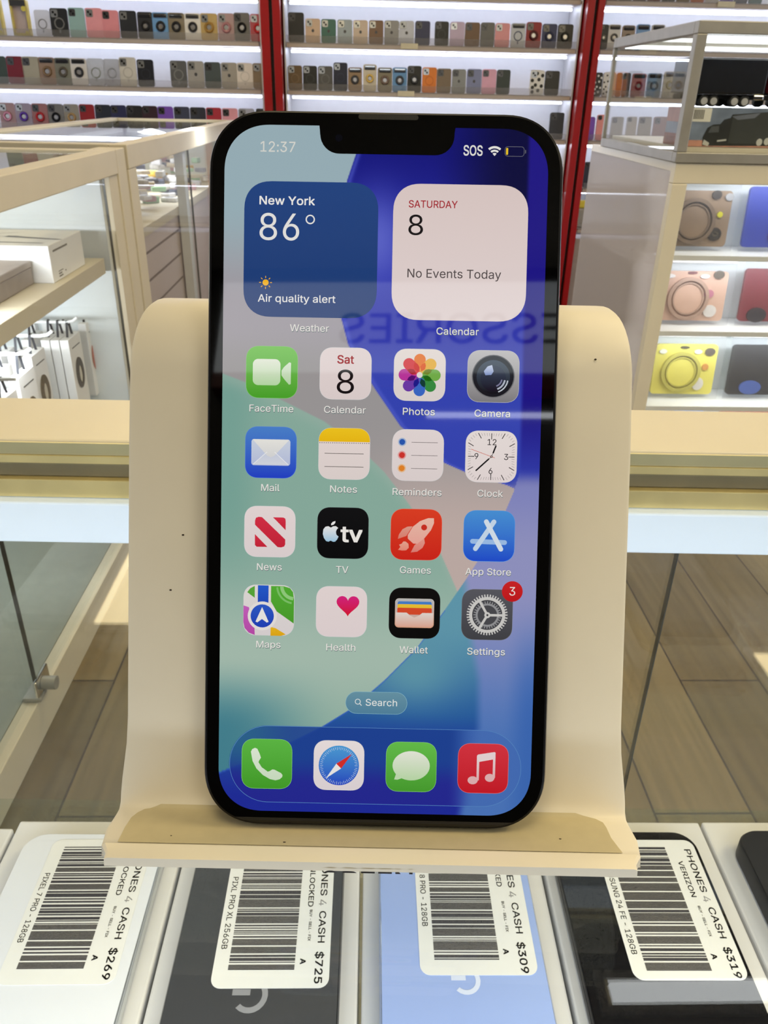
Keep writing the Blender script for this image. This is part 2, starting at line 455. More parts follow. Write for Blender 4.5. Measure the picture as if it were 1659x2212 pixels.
# weather widget
u = UI(0.07); u.rr(-14.93, 118.85, 27.0, 27.0, 5.6, (34, 66, 124), (30, 58, 112), 2.3)
wgt = u.done('weather_widget', phone)
u = UI(0.08); u.text('New York', -25.35, 127.75, 1.62, (226, 224, 220), 'L', 11.15, .02)
u.text('86', -25.3, 120.7, 5.3, (222, 220, 216), 'L', 8.0, -.012)
u.band(ring2(-15.1, 124.9, .95, .95), ring2(-15.1, 124.9, .68, .68), (222, 220, 216))
u.circ(-23.95, 112.2, .62, (236, 176, 30))
for k in range(8):
    a = math.pi / 4 * k; u.ln(-23.95 + .9 * math.cos(a), 112.2 + .9 * math.sin(a), -23.95 + 1.3 * math.cos(a), 112.2 + 1.3 * math.sin(a), .15, (236, 176, 30))
u.text('Air quality alert', -25.45, 108.35, 1.45, (224, 222, 220), 'L', 15.7, .012)
u.done('forecast', wgt); caption(wgt, 'Weather', -14.93, 102.55, 7.9)
# calendar widget
u = UI(0.07); u.rr(15.15, 118.8, 27.15, 27.1, 5.6, (212, 194, 190), (220, 206, 204), 2.3)
wgt = u.done('calendar_widget', phone)
u = UI(0.08); u.text('SATURDAY', 4.7, 127.65, 1.4, (160, 44, 52), 'L', 9.8, .014)
u.text('8', 4.7, 122.2, 4.0, (24, 20, 22), 'L', 2.95, -.004)
u.text('No Events Today', 4.7, 113.75, 1.72, (78, 70, 70), 'L', 18.9, .004)
u.done('agenda', wgt); caption(wgt, 'Calendar', 15.1, 102.45, 8.55)

def glyph(u, par): return u.done('glyph', par)
S = 21.9
# row one
x, y = CX[0], RY[0]; t = icon_base('app_icon', x, y, (118, 190, 84), (70, 156, 40), (130, 200, 110)); u = UI(.1); q = at_(x, y, S, 307, 213)
u.rr(x - 1.07, y, 5.62, 5.3, 1.1, (224, 228, 212), (176, 210, 160)); u.poly(q([(350, 205), (360, 190), (384, 168), (392, 170), (392, 264), (384, 267), (360, 240), (350, 226)]), (214, 224, 204), (176, 208, 160))
glyph(u, t); caption(t, 'FaceTime', x, 86.2, 8.95)
x = CX[1]; t = icon_base('app_icon', x, y, (220, 206, 204), (214, 200, 198)); u = UI(.1)
u.text('Sat', x, y + 2.05, 1.62, (158, 40, 46), 'C', 3.35, .024); u.text('8', x, y - 4.0, 4.75, (22, 18, 20), 'C', 3.5, .0)
glyph(u, t); caption(t, 'Calendar', x, 86.2, 8.5)
x = CX[2]; t = icon_base('app_icon', x, y, (222, 212, 206), (214, 204, 200)); u = UI(.1)
PC = [(90, (222, 118, 40)), (45, (222, 172, 62)), (0, (110, 168, 70)), (-45, (52, 134, 62)), (-90, (56, 100, 190)), (-135, (104, 56, 160)), (180, (180, 50, 150)), (135, (206, 50, 58))]
for a, c in PC:
    a = math.radians(a); pts = []
    for px, py in rrect(3.75, 2.35, 1.17, 8): pts.append((x + (2.4 + px) * math.cos(a) - py * math.sin(a), y + (2.4 + px) * math.sin(a) + py * math.cos(a)))
    u.poly(pts, c)
for i in range(8):
    a = math.radians((PC[i][0] + PC[(i + 1) % 8][0]) / 2) if i != 5 else math.radians(-157.5)
    if i == 7: a = math.radians(112.5)
    if i == 6: a = math.radians(157.5)
    c = tuple(m_ * n_ / 230 for m_, n_ in zip(PC[i][1], PC[(i + 1) % 8][1]))
    P = lambda r, s_: (x + r * math.cos(a) - s_ * math.sin(a), y + r * math.sin(a) + s_ * math.cos(a))
    u.poly([P(.75, 0), P(1.5, -.55), P(2.2, -.42), P(2.75, 0), P(2.2, .42), P(1.5, .55)], c)
u.circ(x, y, .6, (222, 212, 206))
glyph(u, t); caption(t, 'Photos', x, 86.15, 6.5)
x = CX[3]; t = icon_base('app_icon', x, y, (186, 184, 184), (122, 120, 122), (190, 190, 192)); u = UI(.1)
u.circ(x, y, 4.35, (92, 94, 98), (112, 112, 114)); u.circ(x, y, 4.15, (34, 40, 48), (22, 24, 30)); u.circ(x, y - .1, 3.4, (66, 80, 96), (14, 14, 20)); u.circ(x, y - .4, 2.6, (54, 66, 86), (20, 18, 30))
u.poly([(x - 1.95, y + 1.0), (x - 1.2, y + 2.0), (x - .3, y + 2.3), (x + .05, y + 1.0), (x - .4, y + .3), (x - 1.6, y + .2)], (196, 206, 226), (120, 140, 190))
for r0, r1, c in ((1.5, 1.8, (120, 120, 150)), (2.1, 2.45, (170, 176, 190)), (2.75, 3.0, (190, 196, 204))): u.arc(x + .1, y - .4, r0, r1, -70, -8, c)
glyph(u, t); caption(t, 'Camera', x, 86.05, 7.2)
# row two
x, y = CX[0], RY[1]; t = icon_base('app_icon', x, y, (72, 124, 196), (32, 60, 190), (90, 130, 210)); u = UI(.1)
u.rr(x, y, 7.95, 5.35, .55, (196, 204, 218), (176, 184, 212)); q = at_(x, y, S, 302, 575)
u.poly(q([(222, 630), (302, 560), (384, 630)]), (186, 194, 214), (206, 208, 216)); u.poly(q([(220, 518), (384, 518), (318, 590), (302, 597), (286, 590)]), (224, 222, 216), (206, 206, 206))
u.ln(x - 3.6, y - 2.45, x - .75, y + .1, .1, (236, 236, 236)); u.ln(x + 3.6, y - 2.45, x + .75, y + .1, .1, (236, 236, 236))
glyph(u, t); caption(t, 'Mail', x, 70.05, 3.75)
x = CX[1]; t = icon_base('app_icon', x, y, (222, 208, 204), (214, 202, 198)); u = UI(.1)
top = [p for p in rrect(10.45, 10.45, 2.72, 10, x, y, 2.3) if p[1] > y + 2.55]; top.sort(key=lambda p: math.atan2(p[1] - y - 2.6, p[0] - x))
u.poly([(x + 5.22, y + 2.45)] + top + [(x - 5.22, y + 2.45)], (232, 190, 30), (226, 178, 20))
for k in range(24): u.circ(x - 5.0 + k * .435, y + 2.2, .09, (70, 62, 50))
u.ln(x - 4.0, y + .05, x + 4.0, y + .05, .13, (110, 104, 100)); u.ln(x - 4.0, y - 2.65, x + 4.0, y - 2.65, .13, (110, 104, 100))
glyph(u, t); caption(t, 'Notes', x, 70.05, 5.5)
x = CX[2]; t = icon_base('app_icon', x, y, (220, 208, 206), (214, 202, 200)); u = UI(.1)
for dy, c, h_ in ((2.65, (40, 84, 170), (160, 176, 200)), (-.02, (200, 50, 44), (214, 150, 148)), (-2.7, (218, 126, 40), (220, 180, 140))):
    u.circ(x - 3.25, y + dy, .85, h_); u.circ(x - 3.25, y + dy, .6, c); u.ln(x - 1.35, y + dy - .02, x + 4.0, y + dy - .02, .11, (120, 112, 112))
glyph(u, t); caption(t, 'Reminders', x, 69.75, 10.0)
x = CX[3]; t = icon_base('app_icon', x, y, (224, 214, 210), (220, 208, 206)); u = UI(.1)
for k in range(60):
    a = math.radians(90 - 6 * k); ca, sa = math.cos(a), math.sin(a); R1 = min(4.75 / max(abs(ca), abs(sa), 1e-6), 5.75 if k % 5 else 5.5)
    L = 1.25 if k % 5 == 0 else .6; w_ = .15 if k % 5 == 0 else .06
    u.ln(x + (R1 - L) * ca, y + (R1 - L) * sa, x + R1 * ca, y + R1 * sa, w_, (36, 32, 34) if k % 5 == 0 else (120, 112, 112))
for s_, dx, dy in (('12', .05, 2.35), ('3', 3.0, -.6), ('6', -.1, -3.5), ('9', -3.05, -.55)): u.text(s_, x + dx, y + dy, 1.2, (34, 30, 32), 'C', None, .004)
u.cap(x, y, x + .5, y + 1.1, .1, (24, 22, 24)); u.cap(x + .35, y + .8, x + .85, y + 2.15, .3, (24, 22, 24))
u.cap(x, y, x - .8, y - .75, .1, (24, 22, 24)); u.cap(x - .55, y - .5, x - 3.05, y - 2.85, .3, (24, 22, 24))
u.ln(x + .7, y - .25, x - 4.15, y + 1.45, .09, (196, 70, 40)); u.circ(x, y, .25, (40, 30, 30)); u.circ(x, y, .12, (224, 190, 180))
glyph(u, t); caption(t, 'Clock', x, 69.75, 5.2)
# row three
x, y = CX[0], RY[2]; t = icon_base('app_icon', x, y, (222, 208, 206), (214, 202, 202)); u = UI(.1); q = at_(x, y, S, 298, 928)
c1, c2 = (206, 44, 66), (190, 34, 54)
u.poly(q([(231, 880), (235, 867), (246, 862), (262, 863), (368, 962), (368, 984), (363, 994), (350, 998), (334, 997), (231, 898)]), c1, c2)
u.poly(q([(312, 863), (358, 863), (367, 868), (369, 878), (369, 920)]), c1, c2); u.poly(q([(231, 940), (288, 997), (240, 997), (232, 990)]), c1, c2)
glyph(u, t); caption(t, 'News', x, 53.75, 5.1)
x = CX[1]; t = icon_base('app_icon', x, y, (16, 16, 18), (8, 8, 10), (44, 46, 48)); u = UI(.1); q = at_(x, y, S, 626, 937)
u.poly(q([(572, 913), (582, 907), (594, 906), (605, 914), (598, 922), (595, 932), (597, 944), (607, 953), (601, 966), (592, 976), (583, 977), (572, 972), (561, 977), (551, 974), (541, 960), (536, 942), (538, 922), (547, 910), (560, 907)]), (226, 224, 222), (150, 190, 214))
u.poly(q([(573, 903), (573, 895), (580, 887), (592, 883), (591, 892), (584, 900)]), (226, 224, 222))
u.text('tv', x - .35, y - 1.75, 3.2, (226, 222, 216), 'L', 4.4, .03)
glyph(u, t); caption(t, 'TV', x, 53.5, 2.55)
x = CX[2]; t = icon_base('app_icon', x, y, (214, 60, 34), (198, 34, 24), (226, 110, 90)); u = UI(.1); q = at_(x, y, S, 952, 943)
u.poly(q([(908, 950), (870, 964), (874, 945), (890, 920), (912, 908), (935, 906)]), (214, 150, 132), (214, 120, 104)); u.poly(q([(988, 958), (992, 980), (982, 1002), (958, 1020), (929, 1024), (946, 990)]), (220, 150, 136), (214, 120, 110))
u.poly(q([(1030, 868), (1031, 890), (1018, 922), (990, 958), (958, 984), (940, 984), (915, 962), (914, 946), (936, 908), (968, 882), (1004, 868)]), (226, 180, 162), (224, 160, 148))
u.circ(x + 1.6, y + 1.5, .6, (196, 44, 32)); u.poly(q([(905, 975), (918, 985), (920, 1003), (908, 1015), (890, 1016), (872, 1013), (882, 1000), (876, 990), (888, 985), (895, 975)]), (224, 160, 140), (222, 130, 112))
glyph(u, t); caption(t, 'Games', x, 53.7, 6.35)
x = CX[3]; t = icon_base('app_icon', x, y, (70, 140, 206), (30, 72, 196), (90, 150, 220)); u = UI(.1); q = at_(x, y, S, 1280, 950)
for p0, p1, c in (((1206, 975), (1350, 978), (150, 182, 222)), ((1300, 886), (1220, 1008), (190, 208, 226)), ((1266, 886), (1334, 1008), (206, 216, 226))):
    (a, b_), (c_, d_) = q([p0])[0], q([p1])[0]; u.cap(a, b_, c_, d_, .98, c)
glyph(u, t); caption(t, 'App Store', x, 53.65, 9.35)
# row four
x, y = CX[0], RY[3]; t = icon_base('app_icon', x, y, (216, 210, 206), (210, 202, 202)); u = UI(.1); q = at_(x, y, 21.8, 294, 160)
u.poly(q([(303, 50), (360, 50), (388, 58), (402, 76), (407, 110), (407, 218), (330, 165), (303, 120)]), (80, 166, 50), (70, 150, 40))
u.arc(*q([(407, 50)])[0], 2.2, 2.9, 182, 266, (140, 196, 120)); u.arc(*q([(407, 50)])[0], 3.3, 3.7, 184, 262, (120, 186, 100))
u.poly(q([(196, 80), (210, 62), (230, 51), (230, 105)]), (84, 160, 54)); u.poly(q([(244, 48), (292, 48), (292, 130), (244, 130)]), (34, 86, 196), (30, 70, 180))
u.poly(q([(180, 140), (205, 148), (212, 200), (230, 225), (232, 273), (205, 263), (186, 242), (180, 215)]), (190, 92, 180), (176, 70, 160))
u.poly(q([(303, 235), (325, 240), (372, 268), (350, 275), (303, 275)]), (226, 176, 30), (216, 160, 20))
u.circ(*q([(265, 186)])[0], 3.0, (222, 216, 212)); u.circ(*q([(265, 186)])[0], 2.4, (44, 86, 190), (30, 60, 176))
u.poly(q([(264, 146), (294, 212), (286, 216), (264, 200), (243, 216), (235, 212)]), (226, 222, 218))
glyph(u, t); caption(t, 'Maps', x, 37.65, 5.0)
x = CX[1]; t = icon_base('app_icon', x, y, (220, 206, 204), (216, 202, 202)); u = UI(.1)
hp = []
for k in range(40):
    a = 2 * math.pi * k / 40; hx = 16 * math.sin(a) ** 3; hy = 13 * math.cos(a) - 5 * math.cos(2 * a) - 2 * math.cos(3 * a) - math.cos(4 * a); hp.append((x + 1.3 + hx * .147, y + 1.5 + hy * .148))
u.poly(hp[::-1], (206, 34, 120), (206, 20, 24)); glyph(u, t); caption(t, 'Health', x, 37.35, 6.0)
x = CX[2]; t = icon_base('app_icon', x, y, (14, 13, 13), (10, 9, 9), (40, 40, 40)); u = UI(.1)
u.rr(x, y, 8.05, 6.05, .8, (196, 190, 182), (206, 150, 120)); u.rr(x, y + .05, 7.75, 5.75, .65, (176, 178, 178), (206, 160, 140))
u.rr(x, y + 1.95, 7.0, .95, .35, (66, 120, 190)); u.rr(x, y + 1.3, 7.05, 1.1, .3, (226, 184, 50)); u.rr(x, y + .4, 7.1, 1.4, .25, (206, 70, 40))
u.poly([(x + 3.85, y + .1), (x + 1.6, y + .1), (x + .9, y - .5), (x, y - .9), (x - .9, y - .5), (x - 1.6, y + .1), (x - 3.85, y + .1), (x - 3.85, y - 2.3), (x - 3.4, y - 2.8), (x + 3.4, y - 2.8), (x + 3.85, y - 2.3)], (216, 206, 198), (214, 160, 140))
glyph(u, t); caption(t, 'Wallet', x, 37.15, 5.8)
x = CX[3]; t = icon_base('app_icon', x, y, (84, 84, 90), (62, 62, 66), (110, 110, 112)); u = UI(.1)
G = (196, 194, 190)
for k in range(44): a = 2 * math.pi * k / 44; u.ln(x + 3.5 * math.cos(a), y + 3.5 * math.sin(a), x + 4.22 * math.cos(a), y + 4.22 * math.sin(a), .26, G)
u.circ(x, y, 3.72, G); u.circ(x, y, 3.1, (66, 66, 70))
for k in range(32): a = 2 * math.pi * k / 32; u.ln(x + 2.2 * math.cos(a), y + 2.2 * math.sin(a), x + 2.85 * math.cos(a), y + 2.85 * math.sin(a), .2, (140, 140, 142))
u.circ(x, y, 2.4, (140, 140, 142)); u.circ(x, y, 2.0, (70, 70, 74))
for a in (0, 120, 240): a = math.radians(a); u.ln(x, y, x + 3.3 * math.cos(a), y + 3.3 * math.sin(a), .5, G)
u.circ(x, y, .62, G); u.circ(x, y, .22, (60, 60, 64))
glyph(u, t); caption(t, 'Settings', x, 37.1, 7.8)
u = UI(.5); u.circ(27.55, 50.43, 2.13, (196, 34, 36), (186, 22, 26)); u.text('3', 27.55, 49.6, 1.75, (228, 220, 214), 'C', None, .0); u.done('badge', t)
# search pill
u = UI(0.07); u.rr(.1, 26.55, 12.8, 4.65, 2.3, (100, 142, 158), (78, 124, 150)); po = rrect(12.8, 4.65, 2.3, 10, .1, 26.55); pi_ = rrect(12.64, 4.49, 2.23, 10, .1, 26.55); u.band(po, pi_, (130, 176, 190))
pill = u.done('search_pill', phone)
u = UI(.09); u.band(ring2(-3.75, 26.75, .6, .6), ring2(-3.75, 26.75, .45, .45), (214, 218, 216)); u.ln(-3.35, 26.35, -2.95, 25.95, .17, (214, 218, 216)); u.text('Search', -2.1, 25.95, 1.4, (218, 220, 216), 'L', 6.5, .004)
u.done('caption', pill)
# dock outline
u = UI(0.065); po = rrect(60.7, 16.2, 8.0, 14, .1, 13.2); pi_ = rrect(60.5, 16.0, 7.9, 14, .1, 13.2); u.band(po, pi_, (84, 130, 186)); dock = u.done('dock_outline', phone)
x, y = CX[0], DY; t = icon_base('app_icon', x, y, (90, 178, 66), (64, 150, 38), (140, 206, 120)); u = UI(.1); q = at_(x, y, 21.8, 285, 852)
u.poly(q([(212, 797), (218, 785), (230, 779), (241, 783), (252, 806), (258, 824), (250, 837), (247, 845), (262, 868), (290, 888), (300, 884), (310, 877), (320, 878), (350, 893), (357, 902), (355, 912), (344, 922), (325, 927), (300, 922), (268, 904), (238, 874), (220, 840)]), (216, 226, 206), (196, 214, 186)); glyph(u, t)
x = CX[1]; t = icon_base('app_icon', x, y, (226, 216, 214), (214, 204, 206)); u = UI(.1)
u.circ(x, y, 4.2, (74, 150, 206), (36, 64, 186))
for k in range(60): a = math.radians(6 * k); r0 = 3.45 if k % 2 else 3.3; u.ln(x + r0 * math.cos(a), y + r0 * math.sin(a), x + 3.9 * math.cos(a), y + 3.9 * math.sin(a), .08, (190, 206, 224))
u.poly([(x - .5, y + .5), (x + .5, y - .5), (x + 2.7, y + 2.6)], (206, 44, 40)); u.poly([(x - .5, y + .5), (x - 2.65, y - 2.65), (x + .5, y - .5)], (226, 224, 222)); glyph(u, t)
x = CX[2]; t = icon_base('app_icon', x, y, (98, 184, 72), (68, 150, 44), (140, 206, 120)); u = UI(.1); q = at_(x, y, 21.8, 929, 865)
u.circ(x, y + .25, 3.88, (222, 224, 210), (178, 208, 160), 3.1); u.poly(q([(862, 895), (853, 924), (868, 925), (895, 915)]), (184, 210, 168)); glyph(u, t)
x = CX[3]; t = icon_base('app_icon', x, y, (206, 50, 62), (190, 24, 36), (224, 120, 120)); u = UI(.1); q = at_(x, y, 21.8, 1252, 870)
c = (222, 204, 204); d_ = (216, 170, 170)
u.poly(q([(1223, 812), (1228, 806), (1302, 793), (1307, 796), (1307, 825), (1223, 842)]), c); u.poly(q([(1223, 830), (1234, 830), (1234, 925), (1223, 925)]), c, d_); u.poly(q([(1296, 815), (1307, 815), (1307, 912), (1296, 912)]), c, d_)
a, b_ = q([(1206, 925)])[0]; u.circ(a, b_, 1.05, d_, d_, .85); a, b_ = q([(1283, 912)])[0]; u.circ(a, b_, 1.0, d_, d_, .85); glyph(u, t)
# ================================================================== materials of the shop
M_stand = mat('cream_moulded_plastic', (230, 222, 204), 0.42, 0, 0.35, vary=0.015, scale=60)
M_pad = mat('shaded_rubber_pad', (196, 184, 150), 0.7, 0, 0.3, vary=0.03, scale=300)  # real pad, its colour toned darker for the phone's shade on it
M_frame_wood = mat('cream_laminate', (228, 220, 200), 0.3, 0, 0.5, vary=0.02, scale=12)
M_warm_channel = mat('brushed_channel_metal', (226, 204, 140), 0.35, 0.35, vary=0.12, scale=30)  # aluminium channel; its warm reflections are put into the colour
M_dark = mat('dark_channel', (134, 120, 84), 0.4, 0.15, vary=0.1)
M_led = mat('led_diffuser', (235, 240, 245), 0.4, emit=lin((206, 228, 248)), glow=0.40, vary=0.0)
M_glass = glass('clear_glass', (0.97, 0.98, 0.972), 1.45)
M_glass_edge = mat('green_glass_edge', (236, 226, 180), 0.3, vary=0.05)
M_joint = mat('dark_glass_joint', (70, 70, 64), 0.3, vary=0.05)
M_white = mat('white_laminate', (232, 234, 236), 0.4, vary=0.015, scale=10)
M_card = mat('white_card', (238, 238, 238), 0.55, vary=0.012, scale=25)
M_ink = mat('grey_ink', (62, 60, 64), 0.6, vary=0.15, scale=900)
M_ink_light = mat('faint_ink', (150, 148, 146), 0.6, vary=0.2, scale=900)
M_paper = mat('label_paper', (238, 237, 229), 0.5, vary=0.01, scale=100)
M_steel = mat('brushed_aluminium', (160, 158, 153), 0.42, 0.35, vary=0.08, scale=18)
M_chrome = mat('chrome', (225, 226, 230), 0.08, 1.0, vary=0.02)

# ================================================================== phone stand (built in the phone's own frame, millimetres)
def PW(u, off, v): return PH_M @ Vector((u * MM, off * MM, v * MM))
stand = thing('phone_stand', 'cream curved plastic phone stand holding the black smartphone on the glass counter', 'phone stand')
stand.matrix_world = PH_M
front = []                                      # (depth behind the phone's face, height) along the front surface, lip to curl
front += [(-9.6, -2.7), (-8.6, -2.0), (-6.4, -1.25), (-5.9, -1.5), (-4, -1.35), (0, -1.0), (4, -.62), (6.2, -.4), (7.6, -.1), (8.3, .9), (8.5, 2.8), (8.5, 6), (8.3, 10), (8.05, 14), (8.0, 20), (8.0, 40), (8.0, 60), (8.0, 80), (8.0, 96)]
for k in range(1, 12): a = math.radians(79 * k / 11); front.append((8 + 18 * (1 - math.cos(a)), 96 + 18 * math.sin(a)))
def stand_halfwidth(i, s_top):
    o, v = front[i]
    base = 53.9
    if v < 16: base += 1.6 * max(0, min(1, (16 - v) / 12)) * (1 if o > 0 else max(0, 1 + o / 8))
    if o < -8: base -= 1.2
    if s_top > 0: base -= 4.9 * (1 - math.sqrt(max(0, 1 - min(1, s_top / 35.5) ** 2)))
    return base
bm = bm_new(); L = len(front); rows = []
acc = 0
for i, (o, v) in enumerate(front):
    p0 = front[max(0, i - 1)]; p1 = front[min(L - 1, i + 1)]
    tx, tv = p1[0] - p0[0], p1[1] - p0[1]; ln_ = math.hypot(tx, tv); nx_, nv_ = -tv / ln_, tx / ln_   # towards the viewer
    s_top = 0
    if v > 86: s_top = (v - 86) if v <= 96 else 10 + 18 * math.acos(max(-1, min(1, 1 - (o - 8) / 18)))
    h = stand_halfwidth(i, s_top)
    T = 2.6
    if i == 0: b = (o + .5, v - 1.9)
    else: b = (o - nx_ * T, v - nv_ * T)
    cx_ = -0.4
    us = [-h, -h + .7, -h * .66, -h * .33, 0, h * .33, h * .66, h - .7, h]
    fr = [bm.verts.new((x_ * MM + cx_ * MM, (o + (.5 if abs(x_) > h - .1 else 0) * -nx_ * 1) * MM, (v + (.5 if abs(x_) > h - .1 else 0) * -nv_) * MM)) for x_ in us]
    bk = [bm.verts.new((x_ * MM + cx_ * MM, b[0] * MM, b[1] * MM)) for x_ in us]
    rows.append(fr + bk[::-1])
n = len(rows[0])
for A, B in zip(rows, rows[1:]):
    for k in range(n): bm.faces.new((A[k], A[(k + 1) % n], B[(k + 1) % n], B[k]))
bm.faces.new(rows[0][::-1]); bm.faces.new(rows[-1])
plate = link('cradle', bm, M_stand, stand, smooth=True)
# pad in the tray
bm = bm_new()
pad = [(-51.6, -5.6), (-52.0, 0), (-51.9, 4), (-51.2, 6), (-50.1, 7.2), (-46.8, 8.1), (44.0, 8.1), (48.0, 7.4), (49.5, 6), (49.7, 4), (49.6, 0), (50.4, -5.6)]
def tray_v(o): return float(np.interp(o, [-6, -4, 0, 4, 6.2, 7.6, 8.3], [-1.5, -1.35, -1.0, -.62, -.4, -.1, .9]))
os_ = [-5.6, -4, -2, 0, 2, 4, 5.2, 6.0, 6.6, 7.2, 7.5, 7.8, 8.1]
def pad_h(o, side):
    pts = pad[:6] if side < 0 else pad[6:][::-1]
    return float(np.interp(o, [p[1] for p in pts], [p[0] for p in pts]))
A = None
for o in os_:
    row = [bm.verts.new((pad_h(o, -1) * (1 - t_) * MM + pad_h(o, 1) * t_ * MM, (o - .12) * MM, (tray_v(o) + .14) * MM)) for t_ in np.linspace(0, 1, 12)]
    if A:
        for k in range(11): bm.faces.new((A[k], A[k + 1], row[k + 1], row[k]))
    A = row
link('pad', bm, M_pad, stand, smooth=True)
# rear leg and foot, resting on the glass
bm = bm_new()
inv = PH_M.inverted()
def wpt(x_, y_, z_): return inv @ Vector((x_, y_, z_))
zf = 0.0006
leg = [((8 + 18) , 113.4), (31, 110)]
q0 = [PW(-30, 26, 113), PW(30, 26, 113), PW(30, 24, 110.4), PW(-30, 24, 110.4)]
q1 = [Vector((-0.032, 0.232, zf + .003)), Vector((0.038, 0.230, zf + .003)), Vector((0.038, 0.228, zf)), Vector((-0.032, 0.230, zf))]
va = [bm.verts.new(inv @ p) for p in q0]; vb = [bm.verts.new(inv @ p) for p in q1]
for k in range(4): bm.faces.new((va[k], va[(k + 1) % 4], vb[(k + 1) % 4], vb[k]))
bm.faces.new(va); bm.faces.new(vb[::-1])
link('rear_leg', bm, M_stand, stand)
bm = bm_new(); box(bm, -0.047, 0.053, 0.1225, 0.233, zf, 0.0050, .001)
for v in bm.verts: v.co = inv @ v.co
link('foot', bm, M_stand, stand)
# specks of dust and the raised word along the underside of the lip
bm = bm_new()
for (o, v, u_) in ((7.9, 99.2, 45.2), (8.0, 60, -42.4), (8.0, 48, -45.0)):
    prism(bm, [(p[0] * MM, p[1] * MM) for p in ring2(u_, v, .28, .2, 7)], (o - .06) * MM, (o + .05) * MM)
for u_, o, r in ((-41.5, -3, .2), (-18, -4.5, .3), (38.8, -1, .28)):
    prism(bm, [(p[0] * MM, p[1] * MM) for p in ring2(u_, o, r, r * .7, 6)], (tray_v(o) + .1) * MM, (tray_v(o) + .2) * MM, 'xyz')
link('dust_specks', bm, mat('dust', (52, 42, 30), 0.9), stand)
V_, F_ = laid('GREEN', -10.0, -7.35, 3.0, 'L', 18.0, .02)
bm = bm_new(); vs_ = [bm.verts.new((x_ * MM, (-9.72 + .06 * (y_ + 4.6)) * MM, y_ * MM)) for x_, y_ in V_]
for f in F_:
    try: bm.faces.new([vs_[i] for i in f])
    except ValueError: pass
bmesh.ops.bisect_plane(bm, geom=bm.verts[:] + bm.edges[:] + bm.faces[:], plane_co=(0, 0, -4.62 * MM), plane_no=(0, 0, 1), clear_inner=True)
ob = link('lettering', bm, M_ink, stand)

# ================================================================== our glass display counter
CR = math.radians(-1.5)
counter = thing('display_counter', 'glass topped display counter with a cream rail and a white light bar in the foreground', 'display counter', (0, 0, 0), CR)
def cbox(name, x0, x1, y0, y1, z0, z1, m, bev=0.0, parent=counter):
    bm = bm_new(); box(bm, x0, x1, y0, y1, z0, z1, bev); return link(name, bm, m, parent)
cbox('glass_top', -.95, .95, -.25, .3395, -.006, -.0002, M_glass)
cbox('front_rail', -.95, .95, .341, .397, -.010, .0006, M_frame_wood, .0012)
cbox('front_rail_underside', -.95, .95, .343, .397, -.055, -.0105, M_frame_wood)
cbox('rear_rail', -.95, .95, -.31, -.251, -.05, .0006, M_frame_wood, .0012)
cbox('glass_edge', -.95, .95, .3396, .3408, -.0062, -.0004, M_glass_edge)
cbox('upper_channel', -.95, .95, .3385, .3425, -.0105, -.0064, M_warm_channel, .0005)
cbox('dark_channel', -.95, .95, .340, .3428, -.0175, -.0107, M_dark)
cbox('lower_channel', -.95, .95, .336, .3428, -.0272, -.0178, M_warm_channel, .0005)
cbox('light_bar', -.95, .95, .331, .3428, -.0495, -.0275, M_led, .001)
cbox('front_glass', -.95, .1525, .3445, .349, -.62, -.0555, M_glass)
cbox('front_glass', .1535, .95, .350, .3545, -.62, -.0555, M_glass)
cbox('glass_joint', .1528, .1533, .3446, .3488, -.62, -.056, M_joint)
cbox('glass_shelf', -.95, .95, -.2, .318, -.217, -.2114, glass('shelf_glass', (0.93, 0.96, 0.94), 1.3))
for x_ in (-.949, .949): cbox('side_panel', x_ - .001, x_ + .001, -.25, .343, -.95, -.011, M_white)
cbox('deck', -.94, .94, -.25, .343, -.64, -.625, M_white)
cbox('plinth', -.95, .95, -.25, .36, -.95, -.641, M_frame_wood)
area('case_fill', (0, -.03, -.046), (1.7, .06), CASE_FILL_POWER, CASE_FILL_COLOR, (0, .8, -1), counter)  # unseen area light added to brighten the boxes and stickers

# ---- white boxes on the shelf, a phone lying on each
BR = math.radians(-0.7)
GX = [-.173, -.0862, .0007, .0876, .1745]
def white_box(x0, x1, yfar, label, ylen=.165):
    t = thing('phone_box', label, 'box', ((x0 + x1) / 2, yfar - ylen / 2, -.2112), BR, 'white boxes in the counter')
    h = (x1 - x0) / 2 - .0008; b = ylen / 2
    bm = bm_new(); box(bm, -h, h, -b, b, 0, .012, .0006); link('tray', bm, M_card, t)
    bm = bm_new(); box(bm, -h, h, -b, b, .0122, .0300, .0011); link('lid', bm, M_card, t)
    return t
white_box(GX[0] - .0875, GX[0], .278, 'white box at the left edge, its corner cut off by the frame')
white_box(GX[0], GX[1], .2815, 'white box under the white phone priced 269')
white_box(GX[1], GX[2], .2808, 'white box under the dark grey phone priced 725')
white_box(GX[2], GX[3], .2800, 'white box under the pale blue phone priced 309')
white_box(GX[3], GX[4], .2793, 'white box under the glossy black phone priced 319')
white_box(GX[4], GX[4] + .0875, .2785, 'white box at the right edge under the plain black phone')

